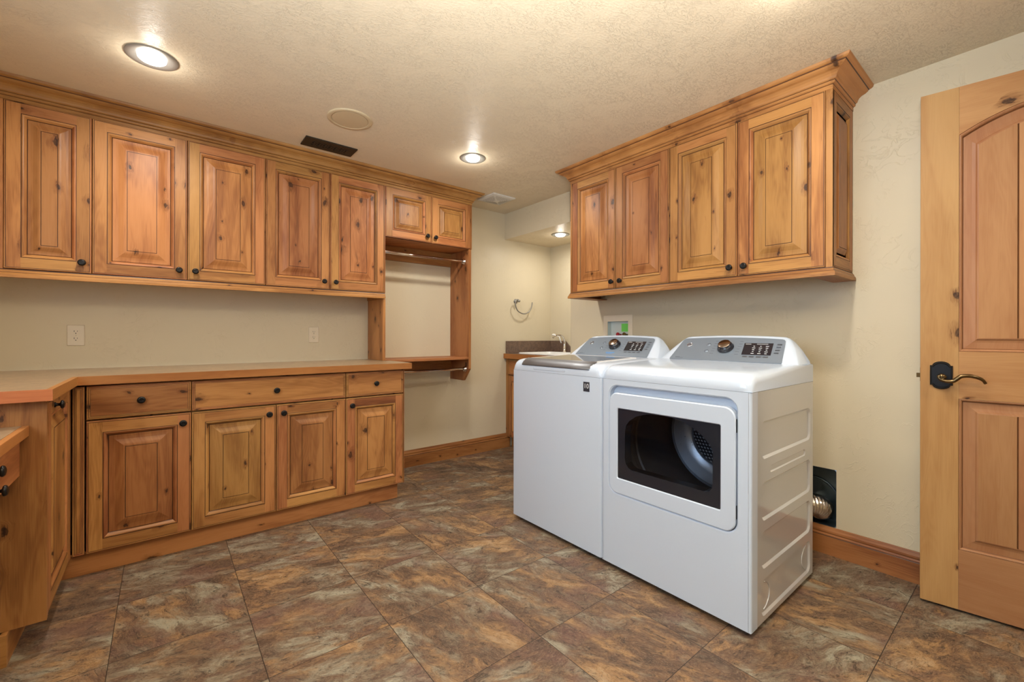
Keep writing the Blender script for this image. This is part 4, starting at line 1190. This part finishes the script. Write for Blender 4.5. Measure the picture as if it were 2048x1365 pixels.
fg = empty('exhaust_fan_grille', (2.286, 3.040, CZ), 0, 'square white exhaust fan grille in the ceiling by the far corner', 'vent fan')
m = MB()
sq = lambda h, z: [(-h, -h, z), (h, -h, z), (h, h, z), (-h, h, z)]
m.band(sq(0.118, -0.0005), sq(0.118, -0.010)); m.band(sq(0.118, -0.010), sq(0.104, -0.014)); m.band(sq(0.104, -0.014), sq(0.020, -0.026)); m.face(sq(0.020, -0.026))
m.build('cover', IVORY if False else plain('grille_white', (0.70, 0.68, 0.63), 0.45), fg)
m = MB()
for k in range(6):
    h = 0.034 + k * 0.011; z = -0.026 + (h - 0.020) * 0.012 / 0.084 - 0.0006
    for s in range(4):
        a = Matrix.Rotation(s * PI / 2, 3, 'Z')
        for j in range(-int(h / 0.014), int(h / 0.014) + 1):
            x0 = j * 0.014 - 0.0045; x1 = x0 + 0.009
            if x1 > h - 0.004 or x0 < -h + 0.004: continue
            m.face([tuple(a @ Vector(p)) for p in ((x0, -h - 0.002, z + 0.0003), (x1, -h - 0.002, z + 0.0003), (x1, -h + 0.002, z - 0.0003), (x0, -h + 0.002, z - 0.0003))])
m.build('slots', plain('slot_grey', (0.20, 0.18, 0.16), 0.7), fg)

# ------------------------------------------------------------------ open door leaf at the right
EX, EY, DT = 2.471, 0.331, math.radians(9.074)
rz = math.atan2(-math.cos(DT), math.sin(DT))
DW, DH, T = 0.813, 2.112, 0.035
dl = empty('door_1', (EX, EY, 0), rz); dl['kind'] = 'structure'
z0d = 0.012; s = 0.112
def arch(x, ze, rise, a, b):
    u = (x - a) / (b - a) * 2 - 1
    R = ((b - a) ** 2 / 4 + rise * rise) / (2 * rise)
    return ze - (R - rise) + math.sqrt(max(0, R * R - (u * (b - a) / 2) ** 2))
ZE, RISE = 1.919, 0.088
LR0, LR1, BR1 = 0.859, 1.048, 0.252     # lock rail, bottom rail top
N = 24
def top_outline(ins, rise=RISE):
    a, b = s + ins, DW - s - ins
    z_ = ZE - ins
    P_ = [(a, LR1 + ins), (b, LR1 + ins)]
    for k in range(N + 1):
        x = b - (b - a) * k / N
        P_.append((x, arch(x, z_, rise * (b - a) / (DW - 2 * s), a, b)))
    return P_
def low_outline(ins): return [(s + ins, BR1 + ins), (DW - s - ins, BR1 + ins), (DW - s - ins, LR0 - ins), (s + ins, LR0 - ins)]
for side, y0 in ((0, 0.0),):
    m = MB()
    m.box((0, 0, z0d), (s - 0.0004, T, DH), 0, 0.1)
    m.box((DW - s + 0.0004, 0, z0d), (DW, T, DH), 0, 0.5)
    m.build('stile', [DOOR_V, DOOR_H, DOOR_GLAZE], dl)
    m = MB()
    m.box((s, 0, z0d), (DW - s, T, BR1), 1, 0.2); m.box((s, 0, LR0), (DW - s, T, LR1), 1, 0.7)
    topr = [(DW - s, DH), (s, DH), (s, ZE)] + [(p[0], p[1]) for p in top_outline(0.0)[2:][::-1]][1:]
    m.plate(topr, [], lambda u, v: (u, 0.0, v), 1, 0.4); m.plate(topr, [], lambda u, v: (u, T, v), 1, 0.4)
    m.band([(p[0], 0.0, p[1]) for p in topr], [(p[0], T, p[1]) for p in topr], m=1)
    m.build('rail', [DOOR_V, DOOR_H, DOOR_GLAZE], dl)
    for outl in (top_outline, low_outline):
        m = MB()
        spec = [(0.0, 0.0, 2), (0.0012, 0.0015, 0), (0.004, 0.0005, 0), (0.008, 0.003, 0), (0.010, 0.008, 2), (0.0125, 0.0115, 0), (0.018, 0.0110, 0), (0.036, 0.0095, 0), (0.046, 0.0070, 0), (0.050, 0.0025, 0), (0.054, 0.0012, 0)]
        for (a, b) in zip(spec, spec[1:]):
            m.band([(p[0], a[1], p[1]) for p in outl(a[0])], [(p[0], b[1], p[1]) for p in outl(b[0])], m=a[2], b=0.3)
        # field split into planks by V grooves
        ins = 0.054; a, b = s + ins, DW - s - ins
        gx = [a, 0.268, DW - 0.268 + 0.0, b]
        gx = [a, 0.268, 0.5 * DW, DW - 0.268, b][:2] + [DW - 0.268, b] if False else [a, 0.268, 0.4065, DW - 0.268, b]
        zb_ = outl(ins)[0][1]
        def ztop(x):
            if outl is top_outline: return arch(x, ZE - ins, RISE * (b - a) / (DW - 2 * s), a, b)
            return LR0 - ins
        for i in range(len(gx) - 1):
            x0 = gx[i] + (0.0022 if i > 0 else 0); x1 = gx[i+1] - (0.0022 if i < len(gx) - 2 else 0)
            xs = [x0 + (x1 - x0) * k / 6 for k in range(7)]
            pl = [(x0, zb_), (x1, zb_)] + [(x, ztop(x)) for x in xs[::-1]]
            m.plate(pl, [], lambda u, v: (u, 0.0012, v), 0, 0.2 * i + 0.05)
            if i > 0:
                g = gx[i]
                m.face([(g - 0.0022, 0.0012, zb_), (g, 0.0048, zb_), (g, 0.0048, ztop(g)), (g - 0.0022, 0.0012, ztop(g - 0.0022))], 2)
                m.face([(g + 0.0022, 0.0012, zb_), (g, 0.0048, zb_), (g, 0.0048, ztop(g)), (g + 0.0022, 0.0012, ztop(g + 0.0022))], 2)
        bk = outl(0.0); m.plate(bk, [], lambda u, v: (u, T - 0.008, v), 0)
        m.build('panel', [DOOR_V, DOOR_H, DOOR_GLAZE], dl)
# latch bolt on the edge
m = MB(); m.box((-0.001, 0.006, 0.922), (0.0003, 0.029, 0.978), 0); m.box((-0.012, 0.011, 0.937), (-0.001, 0.024, 0.955), 0); m.build('latch', BRASS, dl)
# lever set
hd = MB()
px, pz = 0.062, 0.950
def plate_outline(k):
    w, h, n = 0.0335 * k, 0.040 * k, 0.006
    P_ = [(-w, -h), (-w, h)]
    rr = 0.0265 * k
    P_ += [(-rr, h)] + [(-rr * math.cos(a), h - 0.001 + (0.058 * k - h) * math.sin(a)) for a in [j / 10 * PI for j in range(1, 10)]] + [(rr, h)]
    P_ += [(w, h), (w, -h), (rr, -h)] + [(rr * math.cos(a), -h + 0.001 - (0.058 * k - h) * math.sin(a)) for a in [j / 10 * PI for j in range(1, 10)]] + [(-rr, -h)]
    return [(px + a, pz + b) for a, b in P_]
o1, o2, o3, o4 = plate_outline(1.0), plate_outline(0.955), plate_outline(0.87), plate_outline(0.83)
seq = [(o1, -0.0003, 0), (o1, -0.004, 0), (o2, -0.0065, 0), (o3, -0.0065, 1), (o4, -0.004, 1)]
for (A, ya, mt), (B, yb, _) in zip(seq, seq[1:]): hd.band([(p[0], ya, p[1]) for p in A], [(p[0], yb, p[1]) for p in B], m=mt)
hd.plate(o4, [], lambda u, v: (u, -0.004, v), 1)
hp = hd.build('handle', [BRONZE, BRONZE_BLUE], dl); hp['label'] = 'dark bronze lever set with a shaped plate'
m = MB(); m.lathe([(0.013, 0.004), (0.011, 0.014), (0.0085, 0.020), (0.0085, 0.042), (0.0130, 0.044), (0.0125, 0.052), (0.0005, 0.054)], origin=(px, 0, pz - 0.004), axis='-y', seg=24)
sc = [(px + 0.0085 * (1 - k / 22) * math.cos(k * 0.5 + 2.2), -0.0555, pz - 0.004 + 0.0085 * (1 - k / 22) * math.sin(k * 0.5 + 2.2)) for k in range(20)]
m.tube(sc, 0.0020, seg=8)
lv = catmull([(px - 0.010, -0.048, pz + 0.001), (px - 0.006, -0.049, pz - 0.012), (px + 0.012, -0.050, pz - 0.0195), (px + 0.031, -0.050, pz - 0.018), (px + 0.042, -0.050, pz - 0.008), (px + 0.053, -0.050, pz + 0.002), (px + 0.075, -0.049, pz + 0.005), (px + 0.098, -0.046, pz - 0.001), (px + 0.112, -0.042, pz - 0.010), (px + 0.119, -0.036, pz - 0.022)], 6)
nl = len(lv)
m.tube(lv, lambda i: 0.0050 + 0.0028 * math.sin(min(1, i / nl * 1.1) * PI), seg=10)
m.build('lever', BRASS, hp)
for zc in (0.25, 1.05, 1.85):
    m = MB(); m.tube([(DW + 0.002, T * 0.9, zc - 0.045), (DW + 0.002, T * 0.9, zc + 0.045)], 0.006, seg=10); m.box((DW - 0.0003, 0.004, zc - 0.045), (DW + 0.0015, T - 0.002, zc + 0.045)); m.build('hinge', BRONZE, dl)
